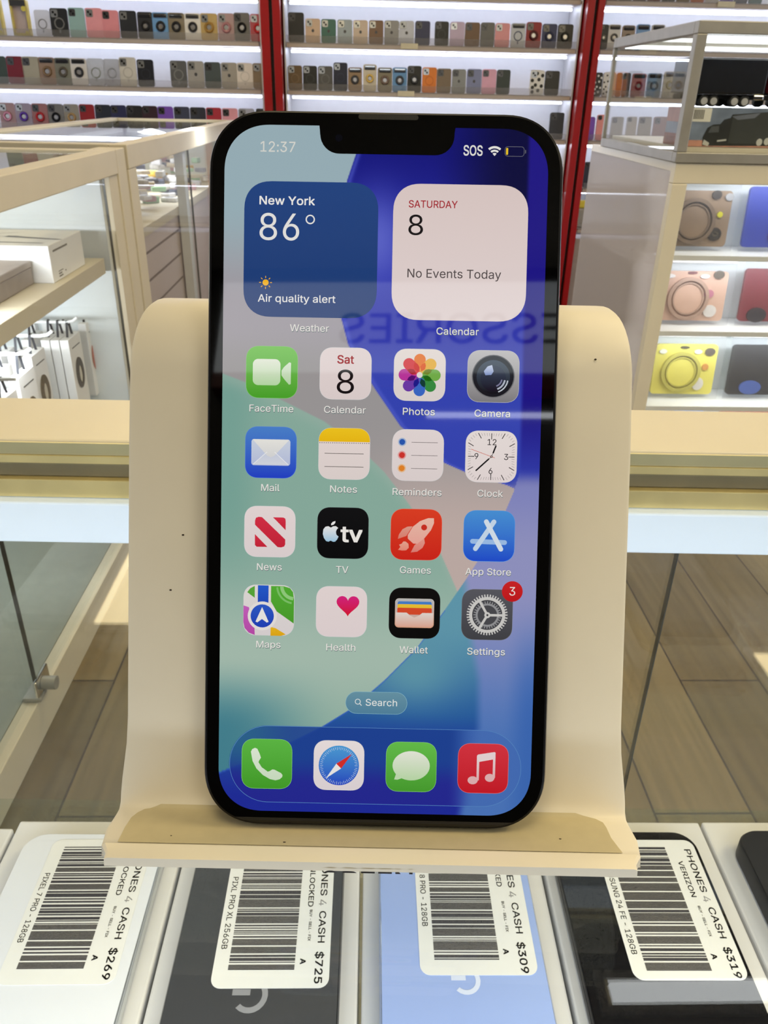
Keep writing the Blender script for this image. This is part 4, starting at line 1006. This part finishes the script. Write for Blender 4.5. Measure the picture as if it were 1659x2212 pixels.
M_film = glass('clear_film', (0.98, 0.98, 0.99), 1.3, 0.05, (0.9, 0.9, 0.92), .12)
def tablet_cover(x, z, w_, h_, c, label, ring=True, motifs=(), tilt=-6.0):
    t = thing('tablet_cover', label, 'tablet cover', (x, 2.345, z), 0, 'bagged tablet covers in the right showcase')
    t.rotation_euler = (math.radians(tilt), 0, 0)
    m = mat('silicone_%d_%d_%d' % c, c, .5, vary=.04, scale=20); dk = mat('silicone_d_%d_%d_%d' % c, tuple(int(v * .86) for v in c), .5, vary=.03)
    bm = bm_new(); prism(bm, rrect(w_ - .03, h_ - .022, .012, 6, 0, h_ / 2), .006, .018); link('shell', bm, m, t)
    if ring:
        bm = bm_new(); ringprism(bm, ring2(-.012, h_ * .46, .062, .062, 32), ring2(-.012, h_ * .46, .052, .052, 32), -.004, .0058); ringprism(bm, ring2(-.012, h_ * .46, .047, .047, 32), ring2(-.012, h_ * .46, .043, .043, 32), -.002, .0058); link('grip_ring', bm, dk, t, smooth=True)
        bm = bm_new(); prism(bm, ring2(-.012, h_ * .46, .043, .043, 32), .001, .0058); link('grip_disc', bm, m, t)
    for nm, mx, mz, rx, rz_, mc in motifs:
        bm = bm_new(); prism(bm, ring2(mx, mz, rx, rz_, 16), .0015, .0059); link(nm, bm, mat('motif_%d_%d_%d' % mc, mc, .45), t)
    bm = bm_new(); prism(bm, rrect(w_, h_ + .012, .004, 3, 0, h_ / 2 + .006), -.0065, -.0062); link('bag', bm, M_film, t)
    bm = bm_new(); box(bm, -w_ / 2, w_ / 2, -.0062, .012, h_ + .0125, h_ + .03, .004); link('bag_fold', bm, mat('white_film_fold', (226, 226, 230), .3), t)
    return t
HOLE = ('camera_hole', .072, .145, .016, .012, (96, 84, 70))
tablet_cover(.957, -.238, .215, .172, (146, 122, 98), 'brown bagged tablet cover with round eyes, upper left in the right showcase', True, (('eye_patch', .055, .045, .020, .018, (44, 36, 32)), ('eye', .057, .045, .009, .007, (230, 210, 170)), ('eye_patch', .045, .150, .014, .012, (54, 44, 38)), ('dot', .062, .098, .008, .008, (214, 206, 40)), ('camera_hole', .082, .145, .012, .010, (170, 170, 172))))
tablet_cover(1.190, -.238, .215, .185, (40, 62, 170), 'blue bagged tablet cover beside the brown one', False, (('patch', .010, .045, .030, .030, (140, 40, 58)),))
tablet_cover(.985, -.453, .235, .165, (216, 178, 156), 'pink bagged tablet cover with a ring grip, above the yellow one', True, (HOLE, ('flower', .050, .090, .014, .012, (190, 120, 140)), ('paw', .060, .040, .020, .018, (232, 226, 220)), ('bone', -.075, .140, .016, .006, (236, 230, 226)), ('bone', .030, .140, .014, .006, (236, 230, 226)), ('slot', -.008, .150, .014, .004, (130, 80, 80))))
tablet_cover(1.230, -.453, .215, .175, (120, 28, 40), 'dark red bagged tablet cover beside the pink one', False, (('patch', -.040, .030, .03, .022, (40, 30, 36)),))
tablet_cover(1.008, -.686, .225, .178, (236, 226, 104), 'yellow bagged tablet cover with a ring grip, below the pink one', True, (HOLE, ('dot', .064, .098, .010, .010, (214, 150, 70)), ('paw', .048, .045, .018, .020, (240, 236, 226)), ('cloud', -.075, .145, .012, .007, (240, 240, 220)), ('cloud', .035, .145, .012, .007, (240, 240, 220)), ('slot', -.008, .158, .014, .004, (84, 76, 40))))
tablet_cover(1.245, -.686, .215, .178, (38, 34, 32), 'black bagged tablet cover beside the yellow one', False, (('patch', -.020, .035, .035, .022, (70, 96, 170)),))
tablet_cover(1.005, -.898, .225, .178, (130, 166, 222), 'sky blue bagged tablet cover, lowest on the left in the right showcase', True, (('slot', -.008, .158, .014, .004, (60, 76, 120)),))
tablet_cover(1.250, -.898, .215, .178, (150, 78, 44), 'orange brown bagged tablet cover, lowest beside the sky blue one', False, ())

# ---- aluminium case with toy trucks on top
db = thing('display_box', 'aluminium framed glass box on the right showcase holding toy trucks', 'display box', (1.25, 2.56, 0.0005))
def DB(name, m, *bx, bev=0.0): return part(db, name, m, *[(a - 1.25, b - 1.25, c - 2.56, d - 2.56, e - .0005, f - .0005) for a, b, c, d, e, f in bx], bev=bev)
x0, x1, y0, y1, zt = .814, 1.70, 2.224, 2.96, .318; q_ = .030
DB('bottom_frame', M_steel, (x0, x1, y0, y0 + q_, .0008, .026), (x0, x1, y1 - q_, y1, .0008, .026), (x0, x0 + q_, y0 + q_, y1 - q_, .0008, .026), bev=.002)
DB('top_frame', M_steel, (x0, x1, y0, y0 + q_, zt - .028, zt), (x0, x1, y1 - q_, y1, zt - .028, zt), (x0, x0 + q_, y0 + q_, y1 - q_, zt - .028, zt), bev=.002)
for a, b in ((x0, y0), (x0, y1 - .018)): DB('corner_post', M_steel, (a, a + (.026 if b == y0 else .012), b, b + (.03 if b == y0 else .018), .0262, zt - .0282), bev=.002)
DB('floor_panel', M_frame_wood, (x0 + q_, x1, y0 + q_, y1 - q_, .0008, .036))
DB('glass_top', M_glass, (x0 + q_, x1, y0 + q_, y1 - q_, zt - .014, zt - .009))
DB('side_glass', M_glass, (x0 + .004, x0 + .008, y0 + .031, y1 - .02, .0262, zt - .0282))
DB('front_glass', M_pane, (x0 + .028, x1, y0 + .006, y0 + .010, .0262, zt - .0282))
DB('light_tube', M_case_lit, (x0 + q_, x1, y0 + .031, y0 + .043, zt - .040, zt - .030), (x0 + q_, x1, y1 - .045, y1 - .032, zt - .030, zt - .020))
M_hub = mat('polished_hub', (214, 214, 216), .25, .25)
M_tk = mat('black_toy_paint', (34, 36, 42), .22, vary=.05); M_tr = mat('black_rubber', (20, 20, 20), .6)
pk = thing('toy_package', 'printed toy truck package with a sky picture inside the aluminium glass box', 'toy package', (.842, 2.29, .0365))
bm = bm_new(); box(bm, 0, .52, 0, .13, 0, .094, .001); link('carton_body', bm, mat('print_sky', (128, 142, 166), .45, vary=.35, scale=14), pk)
bm = bm_new(); box(bm, -.0008, -.0002, .001, .129, .058, .093); box(bm, 0.002, .518, -.0008, -.0002, .001, .016); link('sand_print', bm, mat('print_sand', (190, 140, 124), .45, vary=.15, scale=30), pk)
bm = bm_new(); box(bm, -.0008, -.0002, .001, .129, .001, .030); link('earth_print', bm, mat('print_earth', (140, 84, 62), .45, vary=.3, scale=40), pk)
bm = bm_new(); box(bm, .006, .070, -.0010, -.0004, .060, .092); lb = link('price_label', bm, M_paper, pk)
bm = bm_new(); [box(bm, .024 + k * .004, .026 + k * .004, -.0014, -.0011, .066, .088) for k in range(7)]; link('barcode', bm, M_ink, lb)
bm = bm_new()
pic = [(.060, .003), (.058, .024), (.066, .046), (.080, .054), (.098, .055), (.106, .066), (.122, .070), (.126, .0785), (.300, .092), (.300, .006), (.150, .004)]
bm.faces.new([bm.verts.new((a, -.0012, b)) for a, b in pic]); link('truck_picture', bm, mat('print_dark_truck', (40, 42, 41), .45, vary=.1), pk)
bm = bm_new(); bm.faces.new([bm.verts.new((a, -.0014, b)) for a, b in ((.128, .010), (.128, .0775), (.298, .091), (.298, .010))]); link('trailer_picture', bm, mat('print_trailer', (60, 63, 61), .45, vary=.06), pk)
bm = bm_new(); bm.faces.new([bm.verts.new((a, -.0014, b)) for a, b in ((.070, .034), (.076, .050), (.096, .051), (.098, .036))]); link('window_picture', bm, mat('print_window', (84, 88, 92), .4), pk)
bm = bm_new(); bm.faces.new([bm.verts.new((a, -.0016, b)) for a, b in ((.125, .074), (.20, .0835), (.186, .071), (.142, .066))]); link('roof_picture', bm, mat('print_grey_roof', (112, 118, 132), .45), pk)
bm = bm_new()
for cx_, cz_ in ((.212, .014), (.232, .016)): bm.faces.new([bm.verts.new((a, -.0017, b)) for a, b in ring2(cx_, cz_, .008, .009, 14)])
bm.faces.new([bm.verts.new((a, -.0017, b)) for a, b in ((.060, .006), (.076, .002), (.078, .010), (.062, .018))]); bm.faces.new([bm.verts.new((a, -.0017, b)) for a, b in ((.098, .013), (.122, .016), (.122, .020), (.098, .017))])
link('wheel_picture', bm, mat('print_light_grey', (190, 192, 190), .45), pk)
tk = thing('toy_truck', 'black toy lorry standing on the printed package inside the aluminium glass box', 'toy truck', (.80, 2.30, .1312))
bm = bm_new(); box(bm, .031, .245, 0, .10, .030, .112, .004); link('trailer', bm, M_tk, tk)
bm = bm_new(); box(bm, .033, .330, .02, .08, .018, .0295, .002); link('chassis', bm, M_tr, tk)
bm = bm_new(); box(bm, .252, .330, .005, .095, .030, .100, .012); cabn = link('cab', bm, mat('dark_red_toy', (96, 18, 28), .2), tk)
bm = bm_new(); box(bm, .218, .244, -.003, -.0005, .018, .029, .002); link('fuel_tank', bm, M_chrome, tk)
for x_ in (.088, .113, .168, .195, .275, .312):
    for y_ in (-.004, .088):
        bm = bm_new(); prism(bm, ring2(x_, .0135, .0132, .0132, 18), y_, y_ + .016); wh = link('wheel', bm, M_tr, tk, smooth=True)
        if y_ < 0: bm = bm_new(); prism(bm, ring2(x_, .0135, .0088, .0088, 14), y_ - .0022, y_ - .0001); link('hubcap', bm, M_hub, wh)
# ================================================================== far wall: red framed bays of phone cases
M_bay = mat('white_bay_panel', (226, 228, 234), .45, vary=.012); M_shelf = mat('warm_white_shelf', (184, 172, 166), .5, vary=.02)
M_tube = mat('shelf_tube', (240, 244, 255), .4, emit=SHELF_LED_COLOR, glow=SHELF_LED_GLOW, vary=0)
M_dim = mat('dim_shelf_tube', (240, 244, 255), .4, emit=SHELF_LED_COLOR, glow=SHELF_LED_GLOW * .3, vary=0)
M_red = mat('red_lacquer', (158, 12, 18), .3, vary=.03, scale=6); M_gap = mat('black_gap', (26, 16, 18), .6)
M_lip = glass('acrylic_lip', (.93, .93, .94), 1.35, .16, (.6, .6, .62), .08)
SZ = {0: .565, 1: .3585, 2: .152, 3: -.051, 4: -.283, 5: -.488}
def bay(name, x0, x1, label):
    t = thing('wall_shelving', label, 'wall shelving', ((x0 + x1) / 2, 4.64, -.95)); cx_ = (x0 + x1) / 2
    def B(n_, m, a, b, c, d, e, f, bev=0): bm = bm_new(); box(bm, a - cx_, b - cx_, c - 4.64, d - 4.64, e + .95, f + .95, bev); return link(n_, bm, m, t)
    B('back_panel', M_bay, x0, x1, 4.755, 4.78, -.54, 1.2)
    for s_ in (x0, x1 - .016): B('side_panel', M_bay, s_ + .005, s_ + .011, 4.505, 4.754, -.54, 1.2)
    for z_ in [.77, .975] + list(SZ.values()):
        B('shelf', M_shelf, x0 + .017, x1 - .017, 4.50, 4.754, z_ - .0215, z_, .001)
        bm = bm_new(); tube(bm, [(x0 + .03 - cx_, -.01, z_ - .033 + .95), (x1 - .03 - cx_, -.01, z_ - .033 + .95)], .0052, 8); link('light_tube', bm, M_tube if z_ > -.1 else M_dim, t)
        if z_ < .7: B('acrylic_lip', M_lip, x0 + .018, x1 - .018, 4.497, 4.4995, z_ - .004, z_ + .030)
    B('base_cabinet', mat('mauve_base', (170, 158, 154), .5), x0, x1, 4.50, 4.78, -.95, -.541)
    return t
bay('left', -2.2, -.497, 'white lit shelving left of the left red pillar, full of phone cases')
bay('centre', -.396, 1.068, 'white lit shelving between the two red pillars, full of phone cases')
bay('right', 1.157, 2.7, 'white lit shelving right of the right red pillar, behind the truck box')
def pillar(x0, x1, label):
    t = thing('red_pillar', label, 'pillar', ((x0 + x1) / 2, 4.47, -.95)); w_ = (x1 - x0) / 2
    for a, b in ((-w_, -.006), (.010, w_)):
        bm = bm_new(); box(bm, a, b, -.035, .30, 0, 2.7, .002); link('board', bm, M_red, t)
    bm = bm_new(); box(bm, -.0058, .0098, -.005, .30, 0, 2.7); link('gap_strip', bm, M_gap, t)
pillar(-.494, -.399, 'red upright pillar left of centre, seen above the smartphone')
pillar(1.071, 1.154, 'red upright pillar right of the smartphone')

ORD = ['leftmost', 'second from left', 'third from left', 'fourth from left', 'fifth from left', 'sixth from left', 'seventh from left', 'eighth from left', 'ninth from left', 'tenth from left', 'eleventh from left', 'twelfth from left', 'thirteenth from left', 'fourteenth from left', 'fifteenth from left', 'sixteenth from left', 'seventeenth from left', 'eighteenth from left']
def cmat(c, clear=0):
    if clear: return glass('case_clear_%d_%d_%d' % c, (.86, .86, .87), 1.4, .6, lin(c), .2)
    return mat('case_%d_%d_%d' % c, c, .42, vary=.03)
def phone_case(x, z, w_, h_, c, kind, label, group, rc=None):
    """kind letters: k clear, m chrome camera window, b dark camera window, s silver strip with lenses at the top, r ring stand, g magnet ring, d small mark, p spots, x package"""
    w_ = min(w_ * .94, .083); h2 = h_
    y_ = 4.535 if 'x' not in kind else 4.53
    if 'x' in kind:
        t = thing('boxed_case', label, 'packaged phone case', (x, y_, z + .0004), 0, group)
        w2 = w_ * 1.0
        bm = bm_new(); ringprism(bm, rrect(w2, h_, .004, 2, 0, h_ / 2), rrect(w2 * .78, h_ * .78, .004, 2, 0, h_ / 2 - .004), -.014, .014); link('frame', bm, mat('yellow_edge_card', (206, 190, 110), .5, vary=.25, scale=14), t)
        bm = bm_new(); box(bm, -w2 * .39, w2 * .39, .002, .010, .012, h_ * .87); link('case', bm, cmat(c), t)
        bm = bm_new(); box(bm, -w2 * .45, w2 * .42, -.0155, -.0145, h_ * .82, h_ * .99); link('header_strip', bm, mat('dark_header', (52, 52, 54), .5), t)
        bm = bm_new(); prism(bm, ring2(w2 * .3, h_ * .75, .011, .011), -.0165, -.0156); prism(bm, ring2(w2 * .3, h_ * .10, .007, .007), -.0165, -.0156); link('seal', bm, mat('yellow_seal', (220, 206, 90), .5), t)
        return t
    m = cmat(c, 'k' in kind)
    bm = bm_new()
    for f in prism(bm, rrect(w_, h_, .010, 5, 0, h_ / 2), -.005, .006): pass
    t = link('phone_case', bm, m, None); t.location = (x, y_, z + .0006); t.rotation_euler = (math.radians(-5), 0, 0)
    tag(t, label, 'phone case', group)
    f_ = -.0052
    def add(n_, bm, mm, par=t, sm=False): return link(n_, bm, mm, par, smooth=sm)
    if 's' in kind:
        bm = bm_new(); box(bm, -w_ * .40, w_ * .40, f_ - .004, f_, h_ * .80, h_ * .955, .003); s_ = add('camera_strip', bm, mat('dark_lens_strip', (44, 44, 50), .12))
        bm = bm_new(); box(bm, -w_ * .36, w_ * .36, f_ - .0052, f_ - .0042, h_ * .895, h_ * .945, .0004); link('chrome_edge', bm, M_chrome, s_)
    if 'm' in kind or 'b' in kind:
        bm = bm_new(); prism(bm, rrect(w_ * .40, w_ * .40, .006, 5, -w_ * .24, h_ - w_ * .27), f_ - .0015, f_); cw = add('camera_window', bm, mat('silver_window', (176, 178, 182), .18, .6) if 'm' in kind else mat('dark_window', (84, 84, 88), .25, .4))
        bm = bm_new(); prism(bm, ring2(-w_ * .30, h_ - w_ * .21, w_ * .07, w_ * .07, 10), f_ - .0026, f_ - .0016); prism(bm, ring2(-w_ * .18, h_ - w_ * .33, w_ * .07, w_ * .07, 10), f_ - .0026, f_ - .0016); link('lens_hole', bm, mat('lens_black', (30, 30, 34), .2), cw)
    if 'r' in kind:
        q = rc or (70, 70, 74); rm = mat('ring_%d_%d_%d' % q, q, .25, .7)
        bm = bm_new(); torus(bm, (0, f_ - .003, h_ * .48), w_ * .22, w_ * .075, 'y', 16, 6); add('ring_stand', bm, rm, t, True)
        bm = bm_new(); prism(bm, ring2(0, h_ * .48, w_ * .13, w_ * .13, 14), f_ - .002, f_); add('ring_plate', bm, mat('ring_plate_silver', (190, 188, 192), .2, .6))
    if 'g' in kind:
        q = rc or (120, 120, 122)
        bm = bm_new(); ringprism(bm, ring2(0, h_ * .47, w_ * .30, w_ * .30, 22), ring2(0, h_ * .47, w_ * .235, w_ * .235, 22), f_ - .0008, f_); box(bm, -w_ * .035, w_ * .035, f_ - .0008, f_, h_ * .14, h_ * .25); add('magnet_ring', bm, mat('magnet_%d_%d_%d' % q, q, .4))
    if 'd' in kind:
        bm = bm_new(); prism(bm, ring2(0, h_ * .5, w_ * .09, w_ * .10, 12), f_ - .0008, f_); add('small_mark', bm, mat('mark_grey', (70, 70, 76), .3))
    if 'p' in kind:
        q = rc or (24, 24, 26); bm = bm_new()
        for i, (a, b) in enumerate(((-.3, .12), (.1, .18), (.32, .36), (-.1, .40), (-.34, .58), (.12, .62), (.36, .78), (-.02, .86), (-.3, .3))): prism(bm, ring2(a * w_, b * h_, w_ * .12, w_ * .12, 10), f_ - .0006, f_)
        add('spots', bm, mat('spot_%d_%d_%d' % q, q, .5))
    return t
K = (28, 29, 32); CLR = (226, 228, 232); SMK = (96, 98, 104)
BLK = 'black'
ROWS = {}
ROWS['left upper'] = (1, [(-1.787, .094, .150, (206, 200, 196), 'x', 'yellow edged clear packaged case'), (-1.661, .127, .150, (196, 180, 184), 'x', 'wide yellow edged packaged case'), (-1.562, .077, .111, CLR, 'kg', 'clear frosted'), (-1.481, .088, .120, K, 'mg', BLK), (-1.396, .082, .124, (150, 186, 190), 'b', 'pale teal'), (-1.312, .086, .124, (232, 158, 172), 'm', 'rose pink'), (-1.234, .084, .117, (226, 146, 160), 'b', 'darker pink'), (-1.149, .087, .117, (36, 38, 46), 'm', 'blue black'), (-1.066, .079, .113, (40, 40, 46), 'sr', 'black ringed'), (-.992, .085, .113, (110, 160, 218), 'sr', 'sky blue ringed'), (-.916, .085, .113, (134, 124, 108), 'sr', 'taupe ringed'), (-.836, .083, .113, (226, 224, 226), 'sr', 'white ringed'), (-.757, .087, .114, (190, 164, 110), 'mr', 'gold ringed', (200, 160, 90)), (-.673, .085, .116, (176, 148, 154), 'mr', 'rosy ringed', (206, 150, 158)), (-.597, .082, .120, (110, 110, 112), 'br', 'smoky ringed', (34, 34, 36)), (-.519, .079, .116, (176, 80, 90), 'mr', 'red ringed', (200, 50, 54))])
ROWS['left middle'] = (2, [(-1.815, .083, .119, (60, 76, 72), 'b', 'dark green'), (-1.732, .086, .120, (122, 22, 44), 'b', 'dark red'), (-1.655, .09, .120, (172, 168, 156), 'b', 'stone grey'), (-1.576, .086, .119, (156, 132, 118), 'sr', 'brown ringed', (160, 130, 100)), (-1.498, .084, .118, (128, 130, 122), 'sr', 'grey green ringed', (120, 110, 96)), (-1.419, .085, .118, (222, 220, 224), 'sr', 'white ringed'), (-1.336, .086, .119, (200, 202, 200), 'kg', 'clear', (130, 136, 130)), (-1.256, .083, .118, (188, 188, 186), 'kg', 'misty clear'), (-1.177, .095, .127, (206, 204, 202), 'mg', 'frosted white', (180, 178, 176)), (-1.09, .086, .119, (22, 24, 34), 'mg', BLK, (34, 36, 48)), (-.926, .086, .117, (88, 90, 94), 'mg', 'smoky grey', (124, 126, 128)), (-.84, .087, .117, (160, 158, 158), 'md', 'clear grey'), (-.756, .085, .114, (70, 80, 84), 'b', 'slate'), (-.674, .083, .114, (160, 156, 152), 'md', 'pale grey'), (-.595, .084, .114, (222, 216, 216), 'mg', 'white', (200, 196, 196)), (-.517, .081, .114, (134, 116, 96), 'm', 'tan brown')])
ROWS['left lower'] = (3, [(-1.812, .083, .117, (170, 140, 150), 'mr', 'pink tinted', (206, 140, 160)), (-1.73, .082, .117, (160, 150, 176), 'mr', 'violet ringed', (96, 60, 160)), (-1.648, .084, .117, (160, 110, 116), 'br', 'red ringed', (196, 50, 56)), (-1.568, .082, .117, (120, 120, 124), 'br', 'smoky ringed', (30, 30, 32)), (-1.489, .08, .117, (150, 146, 140), 'mr', 'gold ringed', (206, 170, 120)), (-1.41, .079, .118, (150, 26, 36), 'b', 'red'), (-1.329, .083, .118, (34, 38, 54), 'b', 'dark navy'), (-1.25, .083, .117, (40, 42, 84), 'b', 'navy'), (-1.169, .083, .117, (30, 28, 32), 'b', BLK), (-1.091, .08, .117, (52, 26, 38), 'b', 'dark maroon'), (-1.012, .083, .116, (122, 78, 190), 'b', 'purple'), (-.929, .083, .116, (62, 66, 90), 'b', 'slate blue'), (-.847, .084, .115, (44, 46, 60), 'b', 'blue black'), (-.766, .082, .115, (176, 44, 62), 'b', 'crimson'), (-.684, .084, .114, (226, 160, 178), 'b', 'pink'), (-.599, .086, .114, (180, 178, 178), 'km', 'clear grey'), (-.526, .052, .115, (52, 50, 54), 'b', 'charcoal')])
ROWS['centre upper'] = (1, [(-.332, .083, .127, (34, 35, 40), 'b', 'tall black'), (-.25, .077, .103, (204, 178, 158), 'md', 'peach'), (-.173, .077, .102, (66, 110, 100), 'md', 'teal green'), (-.093, .078, .102, (160, 172, 182), 'md', 'silver blue'), (-.016, .076, .101, (204, 186, 172), 'md', 'beige'), (.061, .076, .102, (122, 94, 76), 'md', 'brown'), (.137, .076, .103, (146, 146, 148), 'md', 'grey'), (.211, .078, .103, (196, 200, 216), 'md', 'pale silver'), (.29, .079, .104, (50, 54, 88), 'b', 'navy'), (.385, .073, .104, (30, 32, 36), 'bg', BLK, (46, 48, 52)), (.462, .076, .104, (196, 178, 208), 'm', 'lavender'), (.537, .078, .103, (112, 86, 66), 'b', 'dark tan'), (.612, .075, .104, (102, 102, 102), 'b', 'mid grey'), (.686, .077, .103, (222, 152, 160), 'm', 'pink'), (.764, .076, .105, (190, 194, 204), 'sg', 'clear blue rimmed', (50, 56, 96)), (.841, .08, .111, (140, 22, 34), 'br', 'red rugged', (60, 20, 26)), (.92, .078, .105, (40, 48, 92), 'br', 'navy rugged', (28, 32, 60)), (.999, .080, .105, (32, 32, 36), 'br', 'black rugged', (24, 24, 26))])
ROWS['centre middle'] = (2, [(-.344, .075, .108, (104, 84, 60), 'mg', 'brown', (122, 100, 74)), (-.269, .075, .108, (34, 36, 38), 'mg', BLK, (50, 52, 54)), (-.192, .078, .108, (86, 86, 88), 'mg', 'grey', (104, 104, 106)), (-.116, .075, .125, (28, 34, 60), 'mg', 'tall navy', (36, 42, 70)), (-.043, .075, .105, (150, 126, 102), 'sr', 'brown ringed'), (.032, .072, .120, (206, 198, 184), 'sr', 'cream gold', (214, 180, 100)), (.108, .078, .107, (134, 126, 110), 'sr', 'taupe ringed', (120, 100, 90)), (.183, .077, .109, (100, 150, 206), 'sr', 'blue ringed'), (.257, .075, .118, (24, 24, 26), 'br', 'black ringed', (60, 60, 62)), (.333, .077, .113, (224, 128, 50), 'mg', 'orange', (204, 110, 40)), (.407, .077, .109, (124, 108, 92), 'b', 'taupe'), (.483, .075, .108, (140, 144, 148), 'bd', 'clear grey'), (.56, .079, .110, (126, 134, 176), 'bd', 'periwinkle'), (.636, .077, .111, (222, 168, 198), 'b', 'pink'), (.709, .073, .110, (44, 56, 56), 'b', 'dark green'), (.881, .077, .112, (224, 224, 226), 'mp', 'black spotted white'), (.958, .077, .110, (36, 37, 40), 'b', 'plain black')])
ROWS['centre lower'] = (3, [(1.005, .078, .126, (38, 42, 56), 'b', 'lone navy')])
ROWS['right top'] = (0, [(1.203, .068, .11, (34, 36, 44), 'b', 'blue black'), (1.273, .068, .11, (40, 40, 44), 'b', BLK), (1.344, .068, .11, (60, 34, 40), 'b', 'dark maroon'), (1.415, .068, .11, (110, 52, 60), 'b', 'maroon'), (1.486, .068, .11, (58, 58, 60), 'b', 'charcoal'), (1.558, .068, .11, (130, 110, 80), 'b', 'olive tan'), (1.629, .068, .11, (206, 104, 50), 'b', 'orange'), (1.700, .068, .11, (224, 222, 224), 'm', 'white'), (1.772, .068, .113, (120, 96, 196), 'b', 'violet'), (1.843, .068, .117, (90, 92, 110), 'b', 'slate'), (1.915, .068, .12, (110, 140, 140), 'b', 'teal')])
ROWS['right upper'] = (1, [(1.192, .045, .108, K, 'br', 'black ringed', (90, 90, 92)), (1.244, .066, .110, (214, 214, 216), 'sr', 'clear ringed'), (1.314, .068, .107, (150, 134, 122), 'sr', 'brown ringed'), (1.386, .071, .113, (110, 150, 200), 'sr', 'blue ringed'), (1.461, .071, .113, (190, 190, 194), 's', 'silver')])
ROWS['right middle'] = (2, [(1.193, .046, .107, (24, 24, 26), 'p', 'white spotted black', (228, 228, 228)), (1.238, .041, .110, (222, 222, 224), 'p', 'black spotted white'), (1.273, .023, .108, (206, 176, 150), '', 'tan'), (1.302, .030, .109, (170, 104, 64), '', 'copper'), (1.339, .040, .109, (58, 62, 74), 'b', 'slate'), (1.402, .075, .107, (176, 110, 118), 'sr', 'pinkish red ringed', (150, 40, 60)), (1.483, .077, .110, (120, 140, 170), 'sr', 'blue grey ringed', (90, 96, 110)), (1.563, .073, .120, (196, 192, 186), 'sr', 'silver ringed', (200, 190, 160)), (1.632, .056, .115, (120, 90, 84), 'b', 'brown')])
ROWS['right lower'] = (3, [(1.189, .034, .109, (126, 76, 190), '', 'purple'), (1.241, .056, .120, (230, 150, 150), 'b', 'pink'), (1.322, .068, .112, (170, 168, 168), 'm', 'clear grey'), (1.398, .056, .114, (190, 186, 186), 'm', 'pale'), (1.468, .072, .115, (176, 174, 176), 'm', 'silver'), (1.549, .078, .117, (170, 150, 156), 'm', 'rosy grey')])
ROWS['right lowest'] = (4, [(1.206, .058, .127, (34, 38, 60), 'b', 'lone navy')])
for nm, (si, items) in ROWS.items():
    side, lev = nm.split()
    for i, it in enumerate(items):
        x_, w_, h_, c, kind, desc = it[:6]; rc_ = it[6] if len(it) > 6 else None
        noun = 'phone case' if 'x' not in kind else ''
        lab = ' '.join(('%s %s, %s on the %s shelf of the %s bay' % (desc, noun, ORD[i], lev, side)).replace(' ,', ',').split())
        if len(items) == 1: lab = '%s phone case standing alone on the %s shelf of the %s bay' % (desc, lev, side)
        phone_case(x_, SZ[si], w_, h_, c, kind, lab, 'phone cases on the %s %s shelf' % (side, lev), rc_)
# shelf-edge tags and the bottles on the lowest right shelf
for x_, si, lab in ((.225, 1, 'cream price tag on the centre bay upper shelf edge'), (.215, 2, 'cream price tag on the centre bay middle shelf edge'), (1.76, 0, 'cream price tag on the right bay top shelf edge')):
    bm = bm_new(); box(bm, -.042, .042, -.0012, .0012, -.010, .014); o = link('price_tag', bm, mat('cream_tag', (214, 206, 184), .5), None); o.location = (x_, 4.4945, SZ[si] - .008); tag(o, lab, 'price tag', 'shelf edge tags')
for k, (x_, c) in enumerate(((1.20, (226, 206, 70)), (1.29, (190, 186, 176)), (1.39, (206, 196, 170)), (1.50, (190, 190, 190)))):
    t = thing('accessory_pack', ['yellow', 'grey', 'cream', 'silver'][k] + ' topped small pack on the lowest shelf behind the milky glass', 'pack', (x_, 4.56, SZ[5] + .0006), 0, 'packs on the lowest shelf')
    bm = bm_new(); box(bm, -.034, .034, -.02, .02, 0, .10, .008); link('pouch', bm, mat('pack_grey', (160, 156, 150), .4), t)
    bm = bm_new(); box(bm, -.036, .036, -.021, .021, .1005, .14, .008); link('cap', bm, mat('pack_%d' % k, c, .4), t)
